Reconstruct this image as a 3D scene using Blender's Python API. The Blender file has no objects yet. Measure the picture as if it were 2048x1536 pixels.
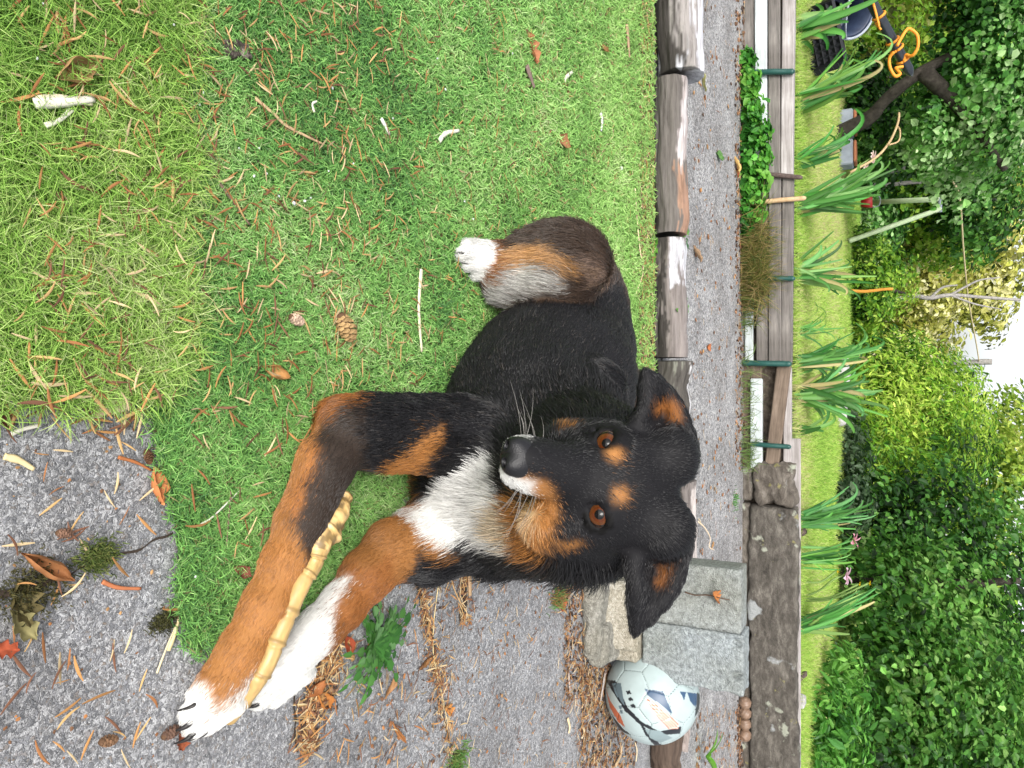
import bpy, math, random
import numpy as np
from mathutils import Vector, Matrix, noise as mnoise

R = math.radians
rng = np.random.default_rng(11)
random.seed(11)
scene = bpy.context.scene
col = scene.collection

# ------------------------------------------------------------------ camera
CAM_H, PITCH, FPX = 0.60, R(27.0), 1500.0      # the phone was held on its side: picture-right is up
cp, sp = math.cos(PITCH), math.sin(PITCH)
cd = bpy.data.cameras.new('camera')
cam = bpy.data.objects.new('camera', cd)
col.objects.link(cam)
cd.sensor_width = 36.0
cd.lens = FPX / 2048 * 36.0
cd.clip_start, cd.clip_end = 0.02, 2000.0
F_ = Vector((0, cp, -sp)); U_ = Vector((0, sp, cp)); R_ = Vector((1, 0, 0))
rot = Matrix((U_, -R_, -F_)).transposed().to_4x4()
cam.matrix_world = Matrix.Translation((0, 0, CAM_H)) @ rot
cd.dof.use_dof = False
scene.camera = cam

# ------------------------------------------------------------------ light: bright overcast day
SUN_EL, SUN_AZ = R(38), R(192)
w = bpy.data.worlds.new('World'); scene.world = w; w.use_nodes = True
nt = w.node_tree
for n in list(nt.nodes): nt.nodes.remove(n)
out = nt.nodes.new('ShaderNodeOutputWorld'); bg = nt.nodes.new('ShaderNodeBackground')
sky = nt.nodes.new('ShaderNodeTexSky'); sky.sky_type = 'NISHITA'; sky.sun_disc = False
sky.sun_elevation = SUN_EL; sky.sun_rotation = SUN_AZ
sky.air_density = 1.0; sky.dust_density = 4.0; sky.ozone_density = 1.0
hs = nt.nodes.new('ShaderNodeHueSaturation'); hs.inputs['Saturation'].default_value = 0.22
hs.inputs['Value'].default_value = 1.5
nt.links.new(sky.outputs[0], hs.inputs['Color']); nt.links.new(hs.outputs[0], bg.inputs[0])
bg.inputs[1].default_value = 0.15
nt.links.new(bg.outputs[0], out.inputs[0])
sl = bpy.data.lights.new('sun', 'SUN'); sl.energy = 1.4; sl.angle = R(22); sl.color = (1.0, 0.96, 0.90)
so = bpy.data.objects.new('sun', sl); col.objects.link(so)
dirv = Vector((math.sin(SUN_AZ) * math.cos(SUN_EL), math.cos(SUN_AZ) * math.cos(SUN_EL), math.sin(SUN_EL)))
so.rotation_euler = dirv.to_track_quat('Z', 'Y').to_euler(); so.location = (0, 0, 6)

scene.view_settings.view_transform = 'Standard'; scene.view_settings.look = 'None'
scene.view_settings.exposure = 0.40; scene.view_settings.gamma = 1.0
scene.view_settings.use_curve_mapping = False
scene.render.engine = 'CYCLES'
scene.cycles.use_denoising = True
scene.cycles.max_bounces = 6; scene.cycles.diffuse_bounces = 3; scene.cycles.transparent_max_bounces = 6
scene.cycles.caustics_reflective = False; scene.cycles.caustics_refractive = False
scene.cycles_curves.shape = 'RIBBONS'

# ------------------------------------------------------------------ where things stand: a picture point met with a height or a distance
def _ray(x, y):
    a = (x - 1024) / FPX; b = (y - 768) / FPX
    return np.array((b, cp + a * sp, -sp + a * cp))
def G(x, y, z=0.0):
    d = _ray(x, y); t = (z - CAM_H) / d[2]; return np.array((d[0] * t, d[1] * t, z))
def Q(x, y, Y):
    d = _ray(x, y); t = Y / d[1]; return np.array((d[0] * t, Y, CAM_H + d[2] * t))
def DP(x, y, depth):
    d = _ray(x, y); return np.array((0, 0, CAM_H)) + d * depth
def proj(P):
    P = np.asarray(P, float); dz = P[..., 2] - CAM_H
    dep = P[..., 1] * cp - dz * sp; up = P[..., 1] * sp + dz * cp
    return 1024 + FPX * up / dep, 768 + FPX * P[..., 0] / dep

# ------------------------------------------------------------------ helpers
def tag(o, label=None, cat=None, group=None, kind=None):
    if label: o['label'] = label
    if cat: o['category'] = cat
    if group: o['group'] = group
    if kind: o['kind'] = kind
    return o
def empty(name, loc=(0, 0, 0), rz=0.0):
    o = bpy.data.objects.new(name, None); col.objects.link(o)
    o.location = loc; o.rotation_euler = (0, 0, rz); o.empty_display_size = 0.05
    return o
def link(name, me, parent=None, m=None):
    o = bpy.data.objects.new(name, me); col.objects.link(o)
    if m is not None:
        me.materials.clear(); me.materials.append(m)
    if parent is not None: o.parent = parent
    return o
def mesh_np(name, V, Fq, smooth=True, cols=None, dom='POINT'):
    """V (n,3); Fq: (m,3)/(m,4) array or list of arrays."""
    me = bpy.data.meshes.new(name)
    V = np.asarray(V, np.float32)
    Fl = Fq if isinstance(Fq, list) else [Fq]
    Fl = [np.asarray(f, np.int32) for f in Fl if len(f)]
    me.vertices.add(len(V)); me.vertices.foreach_set('co', V.ravel())
    loops = np.concatenate([f.ravel() for f in Fl]); tot = np.concatenate([np.full(len(f), f.shape[1], np.int32) for f in Fl])
    st = np.concatenate([[0], np.cumsum(tot)[:-1]]).astype(np.int32)
    me.loops.add(len(loops)); me.loops.foreach_set('vertex_index', loops)
    me.polygons.add(len(tot)); me.polygons.foreach_set('loop_start', st)
    me.polygons.foreach_set('loop_total', tot)
    me.polygons.foreach_set('use_smooth', np.full(len(tot), smooth))
    me.update(calc_edges=True)
    if cols is not None:
        a = me.attributes.new('col', 'FLOAT_COLOR', dom)
        c = np.asarray(cols, np.float32)
        if c.shape[1] == 3: c = np.c_[c, np.ones(len(c), np.float32)]
        a.data.foreach_set('color', c.ravel())
    me.validate()
    return me
class MB:
    """collects shapes, links them as one mesh"""
    def __init__(s): s.V = []; s.F = []; s.n = 0; s.C = []; s.cur = (1, 1, 1)
    def add(s, V, F):
        V = np.asarray(V, float)
        s.V.append(V); s.C.append(np.tile(np.asarray(s.cur, float), (len(V), 1)))
        for f in F: s.F.append(tuple(i + s.n for i in f))
        s.n += len(V)
    def tube(s, pts, rad, n=8, cap=True, squash=1.0, twist=0.0):
        pts = np.asarray(pts, float); m = len(pts)
        rad = np.full(m, rad) if np.isscalar(rad) else np.asarray(rad, float)
        T = np.gradient(pts, axis=0); T /= np.linalg.norm(T, axis=1)[:, None] + 1e-12
        up = np.array((0, 0, 1.0)) if abs(T[0][2]) < .9 else np.array((1.0, 0, 0))
        V = []
        for i in range(m):
            a = np.cross(T[i], up); a /= np.linalg.norm(a) + 1e-12; b = np.cross(a, T[i])
            for k in range(n):
                t = 2 * math.pi * k / n + twist
                V.append(pts[i] + rad[i] * (math.cos(t) * a + squash * math.sin(t) * b))
        F = [(i * n + k, i * n + (k + 1) % n, (i + 1) * n + (k + 1) % n, (i + 1) * n + k) for i in range(m - 1) for k in range(n)]
        if cap: F += [tuple(range(n))[::-1], tuple((m - 1) * n + k for k in range(n))]
        s.add(V, F)
    def box(s, lo, hi, bev=0.0, jit=0.0, seg=(1, 1, 1), M=None):
        """box with optional chamfered long edges by jittered subdivided grid"""
        lo = np.asarray(lo, float); hi = np.asarray(hi, float)
        c = (lo + hi) / 2; h = (hi - lo) / 2
        b = min(bev, *(h * .9)) if bev else 0
        if not b:
            V = [c + h * np.array((i, j, k)) for i in (-1, 1) for j in (-1, 1) for k in (-1, 1)]
            F = [(0, 1, 3, 2), (4, 6, 7, 5), (0, 4, 5, 1), (2, 3, 7, 6), (0, 2, 6, 4), (1, 5, 7, 3)]
        else:
            V = []; idx = {}
            for i in (-1, 1):
                for j in (-1, 1):
                    for k in (-1, 1):
                        sg = np.array((i, j, k))
                        for ax in range(3):
                            q = h - b; q[ax] = h[ax]; idx[(i, j, k, ax)] = len(V); V.append(c + sg * q)
            F = []
            for ax in range(3):
                o1, o2 = [a for a in range(3) if a != ax]
                for sgn in (-1, 1):
                    ks = []
                    for p, q in ((-1, -1), (1, -1), (1, 1), (-1, 1)):
                        t = [0, 0, 0]; t[ax] = sgn; t[o1] = p; t[o2] = q; ks.append(idx[(*t, ax)])
                    F.append(tuple(ks if (sgn > 0) == (ax != 1) else ks[::-1]))
            for ax in range(3):
                o1, o2 = [a for a in range(3) if a != ax]
                for p in (-1, 1):
                    for q in (-1, 1):
                        t0 = [0, 0, 0]; t0[ax] = -1; t0[o1] = p; t0[o2] = q
                        t1 = list(t0); t1[ax] = 1
                        F.append((idx[(*t0, o1)], idx[(*t1, o1)], idx[(*t1, o2)], idx[(*t0, o2)]))
            for i in (-1, 1):
                for j in (-1, 1):
                    for k in (-1, 1):
                        F.append(tuple(idx[(i, j, k, a)] for a in range(3)))
        V = np.asarray(V)
        if M is not None: V = V @ np.asarray(M)[:3, :3].T + np.asarray(M)[:3, 3]
        s.add(V, F)
    def build(s, name, m, parent=None, smooth=False, cols=False):
        V = np.concatenate(s.V)
        me = bpy.data.meshes.new(name)
        me.from_pydata([tuple(v) for v in V], [], s.F)
        if smooth: me.polygons.foreach_set('use_smooth', [True] * len(me.polygons))
        if cols:
            a = me.attributes.new('col', 'FLOAT_COLOR', 'POINT')
            c = np.concatenate(s.C); a.data.foreach_set('color', np.c_[c, np.ones(len(c))].astype(np.float32).ravel())
        me.update()
        return link(name, me, parent, m)
def fix_normals(o):
    import bmesh
    bm = bmesh.new(); bm.from_mesh(o.data); bmesh.ops.recalc_face_normals(bm, faces=bm.faces); bm.to_mesh(o.data); bm.free()
    return o
def bezier(pts, n):
    """Catmull-Rom through points"""
    P = np.asarray(pts, float); P = np.vstack([2 * P[0] - P[1], P, 2 * P[-1] - P[-2]])
    m = len(P) - 3; o = []
    for t in np.linspace(0, m, n):
        i = min(int(t), m - 1); u = t - i
        a, b, c, d = P[i:i + 4]
        o.append(.5 * ((2 * b) + (c - a) * u + (2 * a - 5 * b + 4 * c - d) * u * u + (3 * b - a - 3 * c + d) * u ** 3))
    return np.array(o)
# --- value noise on arrays
_tab = rng.random((64, 64, 64)).astype(np.float32)
def vnoise(P, scale=1.0, seed=0):
    P = np.asarray(P, float) * scale + seed * 7.31 + 100
    i = np.floor(P).astype(int); f = P - i; f = f * f * (3 - 2 * f)
    r = 0
    for dx in (0, 1):
        for dy in (0, 1):
            for dz in (0, 1):
                wgt = (f[..., 0] if dx else 1 - f[..., 0]) * (f[..., 1] if dy else 1 - f[..., 1]) * (f[..., 2] if dz else 1 - f[..., 2])
                r = r + wgt * _tab[(i[..., 0] + dx) % 64, (i[..., 1] + dy) % 64, (i[..., 2] + dz) % 64]
    return r
def fbm(P, scale, seed=0, oct=3):
    r = 0; a = .5; t = 0
    for k in range(oct): r = r + a * vnoise(P, scale * 2 ** k, seed + k); t += a; a *= .5
    return r / t
def sphere_mesh(n=24, m=32):
    V = []; Fq = []
    for i in range(n + 1):
        th = math.pi * i / n
        for j in range(m): V.append((math.sin(th) * math.cos(2 * math.pi * j / m), math.sin(th) * math.sin(2 * math.pi * j / m), math.cos(th)))
    for i in range(n):
        for j in range(m): Fq.append((i * m + j, (i + 1) * m + j, (i + 1) * m + (j + 1) % m, i * m + (j + 1) % m))
    return np.array(V), np.array(Fq)
# --- hair curves
def curves_obj(name, pts, rads, cols, m, parent=None):
    """pts (n,k,3), rads (n,k) , cols (n,3)"""
    n, k, _ = pts.shape
    cu = bpy.data.hair_curves.new(name)
    cu.add_curves([k] * n)
    cu.attributes['position'].data.foreach_set('vector', pts.astype(np.float32).ravel())
    ra = cu.attributes.get('radius') or cu.attributes.new('radius', 'FLOAT', 'POINT')
    ra.data.foreach_set('value', rads.astype(np.float32).ravel())
    ca = cu.attributes.new('col', 'FLOAT_COLOR', 'CURVE')
    ca.data.foreach_set('color', np.c_[cols, np.ones(n)].astype(np.float32).ravel())
    cu.materials.append(m)
    o = bpy.data.objects.new(name, cu); col.objects.link(o)
    if parent is not None: o.parent = parent
    return o

# ------------------------------------------------------------------ materials
def newmat(name):
    m = bpy.data.materials.new(name); m.use_nodes = True
    t = m.node_tree; b = t.nodes['Principled BSDF']
    return m, t, b
def N(t, kind, **kw):
    n = t.nodes.new(kind)
    for k, v in kw.items():
        if k in n.inputs: n.inputs[k].default_value = v
        else: setattr(n, k, v)
    return n
def ramp(t, src, stops):
    r = t.nodes.new('ShaderNodeValToRGB'); e = r.color_ramp.elements
    e[0].position, e[0].color = stops[0][0], (*stops[0][1], 1)
    e[1].position, e[1].color = stops[-1][0], (*stops[-1][1], 1)
    for p, c in stops[1:-1]:
        q = e.new(p); q.color = (*c, 1)
    t.links.new(src, r.inputs[0]); return r.outputs[0]
def coords(t, scale=(1, 1, 1), obj=True):
    tc = t.nodes.new('ShaderNodeTexCoord'); mp = t.nodes.new('ShaderNodeMapping')
    mp.inputs['Scale'].default_value = scale
    t.links.new(tc.outputs['Object' if obj else 'Generated'], mp.inputs[0]); return mp.outputs[0]
def mix(t, f, a, b, mode='MIX'):
    n = t.nodes.new('ShaderNodeMix'); n.data_type = 'RGBA'; n.blend_type = mode
    for s, v in ((0, f), (6, a), (7, b)):
        if hasattr(v, 'node'): t.links.new(v, n.inputs[s])
        elif s == 0: n.inputs[0].default_value = v
        else: n.inputs[s].default_value = (*v, 1)
    return n.outputs[2]
def bump(t, b, src, strength=.4, dist=.002):
    n = t.nodes.new('ShaderNodeBump'); n.inputs['Strength'].default_value = strength; n.inputs['Distance'].default_value = dist
    t.links.new(src, n.inputs['Height']); t.links.new(n.outputs[0], b.inputs['Normal'])
    return n
def noisy(name, stops, scale=20, rough=.8, stretch=(1, 1, 1), detail=8, bmp=.4, bdist=.002, bscale=None, spec=.3, dist=0.0):
    m, t, b = newmat(name); c = coords(t, stretch)
    n = N(t, 'ShaderNodeTexNoise', Scale=scale, Detail=detail, Roughness=.62, Distortion=dist); t.links.new(c, n.inputs[0])
    t.links.new(ramp(t, n.outputs[0], stops), b.inputs['Base Color'])
    b.inputs['Roughness'].default_value = rough; b.inputs['Specular IOR Level'].default_value = spec
    n2 = N(t, 'ShaderNodeTexNoise', Scale=bscale or scale * 3, Detail=6, Roughness=.7); t.links.new(c, n2.inputs[0])
    bump(t, b, n2.outputs[0], bmp, bdist)
    return m
def attrmat(name, rough=.6, spec=.4, trans=0.0, sheen=0.0):
    m, t, b = newmat(name)
    a = t.nodes.new('ShaderNodeAttribute'); a.attribute_name = 'col'
    t.links.new(a.outputs[0], b.inputs['Base Color'])
    b.inputs['Roughness'].default_value = rough; b.inputs['Specular IOR Level'].default_value = spec
    if sheen: b.inputs['Sheen Weight'].default_value = sheen
    if trans:
        tr = t.nodes.new('ShaderNodeBsdfTranslucent'); mx = t.nodes.new('ShaderNodeMixShader'); mx.inputs[0].default_value = trans
        t.links.new(a.outputs[0], tr.inputs[0]); t.links.new(b.outputs[0], mx.inputs[1]); t.links.new(tr.outputs[0], mx.inputs[2])
        t.links.new(mx.outputs[0], t.nodes['Material Output'].inputs[0])
    return m
def flat(name, c, rough=.5, spec=.5, metal=0.0, coat=0.0):
    m, t, b = newmat(name); b.inputs['Base Color'].default_value = (*c, 1)
    b.inputs['Roughness'].default_value = rough; b.inputs['Specular IOR Level'].default_value = spec; b.inputs['Metallic'].default_value = metal
    b.inputs['Coat Weight'].default_value = coat
    return m
# ================================================================== ground, patio, turf, path
def seam(X): return np.interp(X, (-1.5, -.02, .016, .11, .25), (.486, .482, .448, .473, .490))
TURF_R, SEAM_Y, SLAB_X, LOG_Y, PATH_Y = .253, .486, .016, 2.02, 3.38
def sheet(name, x0, x1, y0, y1, z, m, nx=1, ny=1, amp=0.0, sc=2.0):
    X, Y = np.meshgrid(np.linspace(x0, x1, nx + 1), np.linspace(y0, y1, ny + 1), indexing='ij')
    P = np.stack([X, Y, np.full_like(X, z)], -1)
    if amp: P[..., 2] += (fbm(P * np.array((1, 1, 0)), sc, 2) - .5) * amp
    idx = np.arange((nx + 1) * (ny + 1)).reshape(nx + 1, ny + 1)
    Fq = np.stack([idx[:-1, :-1], idx[1:, :-1], idx[1:, 1:], idx[:-1, 1:]], -1).reshape(-1, 4)
    return tag(link(name, mesh_np(name, P.reshape(-1, 3), Fq, True), None, m), kind='structure')
M_soil = noisy('soil', [(.3, (.035, .022, .014)), (.7, (.10, .065, .04))], 30, .95, bmp=.8, bdist=.01)
sheet('ground', -300, 300, -100, 300, -.06, M_soil)

# exposed-aggregate concrete
def aggregate(name, cell, base_lo, base_hi, cement, stain, bd=.0016):
    m, t, b = newmat(name); c = coords(t)
    dn = N(t, 'ShaderNodeTexNoise', Scale=cell * .6, Detail=3); t.links.new(c, dn.inputs[0])
    cm = N(t, 'ShaderNodeMix', data_type='VECTOR'); cm.inputs[0].default_value = .012; t.links.new(c, cm.inputs[4]); t.links.new(dn.outputs[1], cm.inputs[5])
    v1 = N(t, 'ShaderNodeTexVoronoi', Scale=cell); t.links.new(cm.outputs[1], v1.inputs['Vector'])
    v2 = N(t, 'ShaderNodeTexVoronoi', Scale=cell * 2.6); t.links.new(cm.outputs[1], v2.inputs['Vector'])
    ed = N(t, 'ShaderNodeTexVoronoi', Scale=cell, feature='DISTANCE_TO_EDGE'); t.links.new(cm.outputs[1], ed.inputs['Vector'])
    sp = t.nodes.new('ShaderNodeSeparateColor'); t.links.new(v1.outputs['Color'], sp.inputs[0])
    sp2 = t.nodes.new('ShaderNodeSeparateColor'); t.links.new(v2.outputs['Color'], sp2.inputs[0])
    peb = ramp(t, sp.outputs[0], [(0, base_lo), (.45, tuple((a + q) / 2 for a, q in zip(base_lo, base_hi))), (.8, base_hi), (1, (.24, .20, .16))])
    grit = ramp(t, sp2.outputs[0], [(0, tuple(x * .42 for x in cement)), (.5, cement), (1, tuple(min(x * 1.8, .75) for x in cement))])
    # how proud each pebble stands: only the bigger cells show as stones
    show = N(t, 'ShaderNodeMapRange'); show.inputs[1].default_value = .02; show.inputs[2].default_value = .16; t.links.new(ed.outputs['Distance'], show.inputs[0])
    gate = N(t, 'ShaderNodeMath', operation='GREATER_THAN'); gate.inputs[1].default_value = .42; t.links.new(sp.outputs[1], gate.inputs[0])
    mm = N(t, 'ShaderNodeMath', operation='MULTIPLY'); t.links.new(show.outputs[0], mm.inputs[0]); t.links.new(gate.outputs[0], mm.inputs[1])
    cc = mix(t, mm.outputs[0], grit, peb)
    big = N(t, 'ShaderNodeTexNoise', Scale=5.0, Detail=5, Roughness=.6); t.links.new(c, big.inputs[0])
    bigr = ramp(t, big.outputs[0], [(.35, (.70, .69, .70)), (.65, (1.06, 1.06, 1.09))])
    cc = mix(t, 1.0, cc, bigr, 'MULTIPLY')
    st = N(t, 'ShaderNodeTexNoise', Scale=3.2, Detail=6, Roughness=.65); t.links.new(c, st.inputs[0])
    sr = ramp(t, st.outputs[0], [(.60, (0, 0, 0)), (.74, (1, 1, 1))])
    sm = N(t, 'ShaderNodeMath', operation='MULTIPLY'); sm.inputs[1].default_value = .28
    t.links.new(sr, sm.inputs[0]); cc = mix(t, sm.outputs[0], cc, stain)
    t.links.new(cc, b.inputs['Base Color']); b.inputs['Roughness'].default_value = .85; b.inputs['Specular IOR Level'].default_value = .25
    hn = N(t, 'ShaderNodeMath', operation='MULTIPLY'); hn.inputs[1].default_value = .35; t.links.new(v2.outputs['Distance'], hn.inputs[0])
    hs_ = N(t, 'ShaderNodeMath', operation='ADD'); t.links.new(mm.outputs[0], hs_.inputs[0]); t.links.new(hn.outputs[0], hs_.inputs[1])
    bump(t, b, hs_.outputs[0], .8, bd)
    return m
M_patio = aggregate('patio_concrete', 290, (.15, .155, .16), (.33, .335, .345), (.325, .328, .325), (.14, .115, .085), .0016)
M_path = aggregate('path_concrete', 130, (.12, .12, .12), (.40, .398, .40), (.34, .337, .325), (.19, .15, .11), .0035)
patio = sheet('patio', -4, 5, -3, LOG_Y + .25, 0, M_patio, 90, 60, .004, 3)
sheet('path', -9, 9, LOG_Y + .1, PATH_Y + .06, .006, M_path, 80, 20, .006, 2)
# crack lines in the patio: narrow dark grooves filled with grit
M_crack = noisy('crack_dirt', [(.3, (.02, .015, .012)), (.7, (.07, .05, .035))], 300, .95)
def ribbon(name, pix, w0, m, parent=None, z=.0035, n=40, wn=.7):
    P = bezier([G(x, y, z) for x, y in pix], n); T = np.gradient(P, axis=0); T /= np.linalg.norm(T, axis=1)[:, None]
    S_ = np.stack([-T[:, 1], T[:, 0], 0 * T[:, 0]], 1)
    P = P + S_ * (vnoise(P, 60, 5)[:, None] - .5) * .012
    wv = w0 * (1 - wn + wn * 1.6 * vnoise(P, 90, 8))
    V = np.concatenate([P + S_ * wv[:, None], P - S_ * wv[:, None]]); i = np.arange(n - 1)
    o = link(name, mesh_np(name, V, np.stack([i, i + 1, i + 1 + n, i + n], 1)), parent, m); return o
for pix, w0 in (([(345, 1062), (300, 1085), (235, 1105), (205, 1118), (160, 1140), (110, 1150)], .0011), ([(110, 1150), (70, 1168), (20, 1190), (-30, 1200)], .0030),
                ([(805, 1120), (845, 1195), (855, 1240), (868, 1300), (870, 1345)], .0042), ([(870, 1345), (880, 1420), (905, 1500), (920, 1560)], .0016),
                ([(925, 1110), (930, 1180), (925, 1240)], .0075), ([(600, 1350), (590, 1430), (600, 1500)], .0016)):
    o = ribbon('crack', pix, w0, M_crack, patio)

# --- turf: two mats of grass
def attr_noise_mat(name, rough=.55, trans=.25, spec=.3): return attrmat(name, rough, spec, trans)
M_blade = attr_noise_mat('grass_blade', .5, .25, .35)
M_thatch = noisy('turf_thatch', [(.3, (.05, .10, .03)), (.55, (.10, .20, .05)), (.8, (.20, .20, .09))], 220, .95, bmp=.9, bdist=.006)
def turfbase(name, x0, x1, y0, y1):
    o = sheet(name, x0, x1, y0, y1, .005, M_thatch, 20, 20); return o
def turfpoly(name, pts, z):
    V = [(x, y, z) for x, y in pts]; me = bpy.data.meshes.new(name); me.from_pydata(V, [], [tuple(range(len(V)))]); return tag(link(name, me, None, M_thatch), kind='structure')
turfpoly('turf_backing', [(-3.5, .484), (-.02, .480), (.014, .450), (.11, .476), (TURF_R - .006, .492), (TURF_R - .006, LOG_Y + .01), (-3.5, LOG_Y + .01)], .005)
turfpoly('turf_backing', [(-3.5, -.6), (SLAB_X - .012, -.6), (SLAB_X - .016, .30), (SLAB_X - .012, .452), (-.02, .478), (-3.5, .481)], .0045)
def blades(name, XY, L, Wd, tilt, cols, z0=.004, bend=.5, az=None):
    n = len(XY); a = rng.uniform(0, 2 * math.pi, n) if az is None else az
    d = np.stack([np.cos(a), np.sin(a), np.zeros(n)], 1); up = np.array((0, 0, 1.0))
    r0 = np.c_[XY, np.full(n, z0)]
    p1 = r0 + (L * .5)[:, None] * (d * np.sin(tilt * .6)[:, None] + up * np.cos(tilt * .6)[:, None])
    t2 = tilt * (1 + bend)
    a2 = a + rng.normal(0, .5, n); d2 = np.stack([np.cos(a2), np.sin(a2), np.zeros(n)], 1)
    p2 = p1 + (L * .5)[:, None] * (d2 * np.sin(t2)[:, None] + up * np.cos(t2)[:, None])
    pts = np.stack([r0, p1, p2], 1); pts[..., 2] = np.maximum(pts[..., 2], z0)
    rad = Wd[:, None] * np.array((.8, 1.0, .25))
    o = curves_obj(name, pts, rad, cols, M_blade); tag(o, kind='stuff'); return o
def pal(P, stops, sc, seed, jit=.3):
    f = np.clip(fbm(np.c_[P, np.zeros(len(P))], sc, seed, 3) * 1.0 + rng.normal(0, .20, len(P)), 0, .999) * (len(stops) - 1)
    i = f.astype(int); u = (f - i)[:, None]; S_ = np.array(stops)
    return np.clip((S_[i] * (1 - u) + S_[i + 1] * u) * rng.uniform(1 - jit, 1 + jit, (len(P), 1)), 0, 1)
def sample_wedge(n, y0, y1, pw=1.6, margin=.15):
    """more blades near the camera; a little wider than the view"""
    u = rng.random(n); q = 1 - pw
    Y = (y0 ** q + u * (y1 ** q - y0 ** q)) ** (1 / q)
    hw = .512 * (Y * cp + CAM_H * sp) + margin
    X = rng.uniform(-1, 1, n) * hw; return X, Y
GREENS_A = [(.07, .18, .055), (.15, .35, .085), (.24, .48, .12), (.36, .58, .19), (.48, .58, .30)]
X, Y = sample_wedge(360000, .43, LOG_Y - .005, 1.3, .45)
k = (X < TURF_R + rng.normal(0, .006, len(X)) + .008 * (vnoise(np.c_[Y * 30, 0 * Y, 0 * Y], 1, 6) - .5))
sn = vnoise(np.c_[X * 22, Y * 9, 0 * X], 1, 12) - .5
k &= Y > seam(X) + rng.normal(0, .005, len(X)) * (1 + 1.2 * (X < 0)) + sn * np.where(X < 0, .05, .012)
X, Y = X[k], Y[k]; n = len(X); P2 = np.c_[X, Y]; far = np.clip(Y / .8, .8, 2.4)
ca = pal(P2, GREENS_A, 9, 31); yl = np.clip((Y - .9) / 1.0, 0, 1)[:, None]; ca = ca * (1 - .35 * yl) + np.array((.36, .52, .13)) * .35 * yl
dead = rng.random(n) < .035; ca[dead] = np.array((.28, .22, .10)) * rng.uniform(.5, 1.2, (dead.sum(), 1))
blades('turf_grass', P2, rng.uniform(.010, .0205, n) * np.clip(far * .75, .9, 1.25), .00056 * far * rng.uniform(.7, 1.3, n), np.radians(rng.uniform(25, 72, n)), ca)
# longer yellow-green strip nearest the camera
X, Y = sample_wedge(150000, .16, SEAM_Y + .05, .4, .28); sn = vnoise(np.c_[X * 22, Y * 9, 0 * X], 1, 12) - .5
k = (X < SLAB_X + rng.normal(0, .006, len(X)) + .022 * (vnoise(np.c_[Y * 40, X * 0, X * 0], 1, 15) - .5)) & (Y < seam(X) + rng.normal(0, .010, len(X)) + sn * .05); X, Y = X[k], Y[k]; n = len(X); P2 = np.c_[X, Y]
GREENS_B = [(.12, .24, .05), (.19, .36, .06), (.29, .50, .09), (.42, .58, .16), (.52, .58, .28)]
blades('turf_grass', P2, rng.uniform(.018, .038, n), .00036 * rng.uniform(.7, 1.3, n), np.radians(rng.uniform(30, 78, n)), pal(P2, GREENS_B, 10, 41), bend=.35)

# --- the garden beyond the path stands a step higher
LZ = .20
M_lawn = noisy('lawn_ground', [(.25, (.08, .09, .025)), (.5, (.09, .17, .035)), (.75, (.22, .21, .09))], 1.4, .95, bmp=.7, bdist=.02, bscale=60)
lawn = sheet('lawn', -40, 40, PATH_Y + .12, 90, LZ - .01, M_lawn, 60, 60, .0)
X, Y = sample_wedge(150000, PATH_Y + .18, 10.5, 1.5, 1.3); n = len(X); P2 = np.c_[X, Y]; far = Y / 3.6
GREENS_L = [(.16, .28, .04), (.25, .44, .06), (.36, .54, .09), (.46, .54, .16), (.52, .46, .24)]
blades('lawn_grass', P2, rng.uniform(.03, .06, n), .0011 * far * rng.uniform(.7, 1.3, n), np.radians(rng.uniform(10, 55, n)), pal(P2, GREENS_L, .9, 51, .25), z0=LZ - .01)
# strip of brown debris along the foot of the wall
# ================================================================== log edging, timber wall, coping
def woodmat(name, stops, rough=.85, ring=18, stretch=(3, 40, 40), bmp=.5, bd=.003):
    m, t, b = newmat(name); c = coords(t, stretch)
    n = N(t, 'ShaderNodeTexNoise', Scale=2.2, Detail=9, Roughness=.65, Distortion=.4); t.links.new(c, n.inputs[0])
    cc = ramp(t, n.outputs[0], stops)
    c2 = coords(t); bl = N(t, 'ShaderNodeTexNoise', Scale=7.0, Detail=5); t.links.new(c2, bl.inputs[0])
    cc = mix(t, 1.0, cc, ramp(t, bl.outputs[0], [(.3, (.62, .60, .58)), (.7, (1.1, 1.1, 1.1))]), 'MULTIPLY')
    t.links.new(cc, b.inputs['Base Color']); b.inputs['Roughness'].default_value = rough; b.inputs['Specular IOR Level'].default_value = .25
    bump(t, b, n.outputs[0], bmp, bd); return m
def attr_wood(name, stretch=(3, 40, 40)):
    """vertex-coloured wood multiplied by grain"""
    m, t, b = newmat(name); c = coords(t, stretch)
    a = t.nodes.new('ShaderNodeAttribute'); a.attribute_name = 'col'
    n = N(t, 'ShaderNodeTexNoise', Scale=2.4, Detail=10, Roughness=.7, Distortion=.5); t.links.new(c, n.inputs[0])
    cc = mix(t, 1.0, a.outputs[0], ramp(t, n.outputs[0], [(.3, (.45, .43, .42)), (.5, (.95, .95, .95)), (.7, (1.3, 1.3, 1.3))]), 'MULTIPLY')
    t.links.new(cc, b.inputs['Base Color']); b.inputs['Roughness'].default_value = .85; b.inputs['Specular IOR Level'].default_value = .25
    bump(t, b, n.outputs[0], .7, .004); return m
M_log = attr_wood('weathered_log')
SILVER, BARK, DARK, ORNG = (.50, .50, .53), (.125, .112, .102), (.05, .044, .040), (.27, .165, .115)
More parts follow.
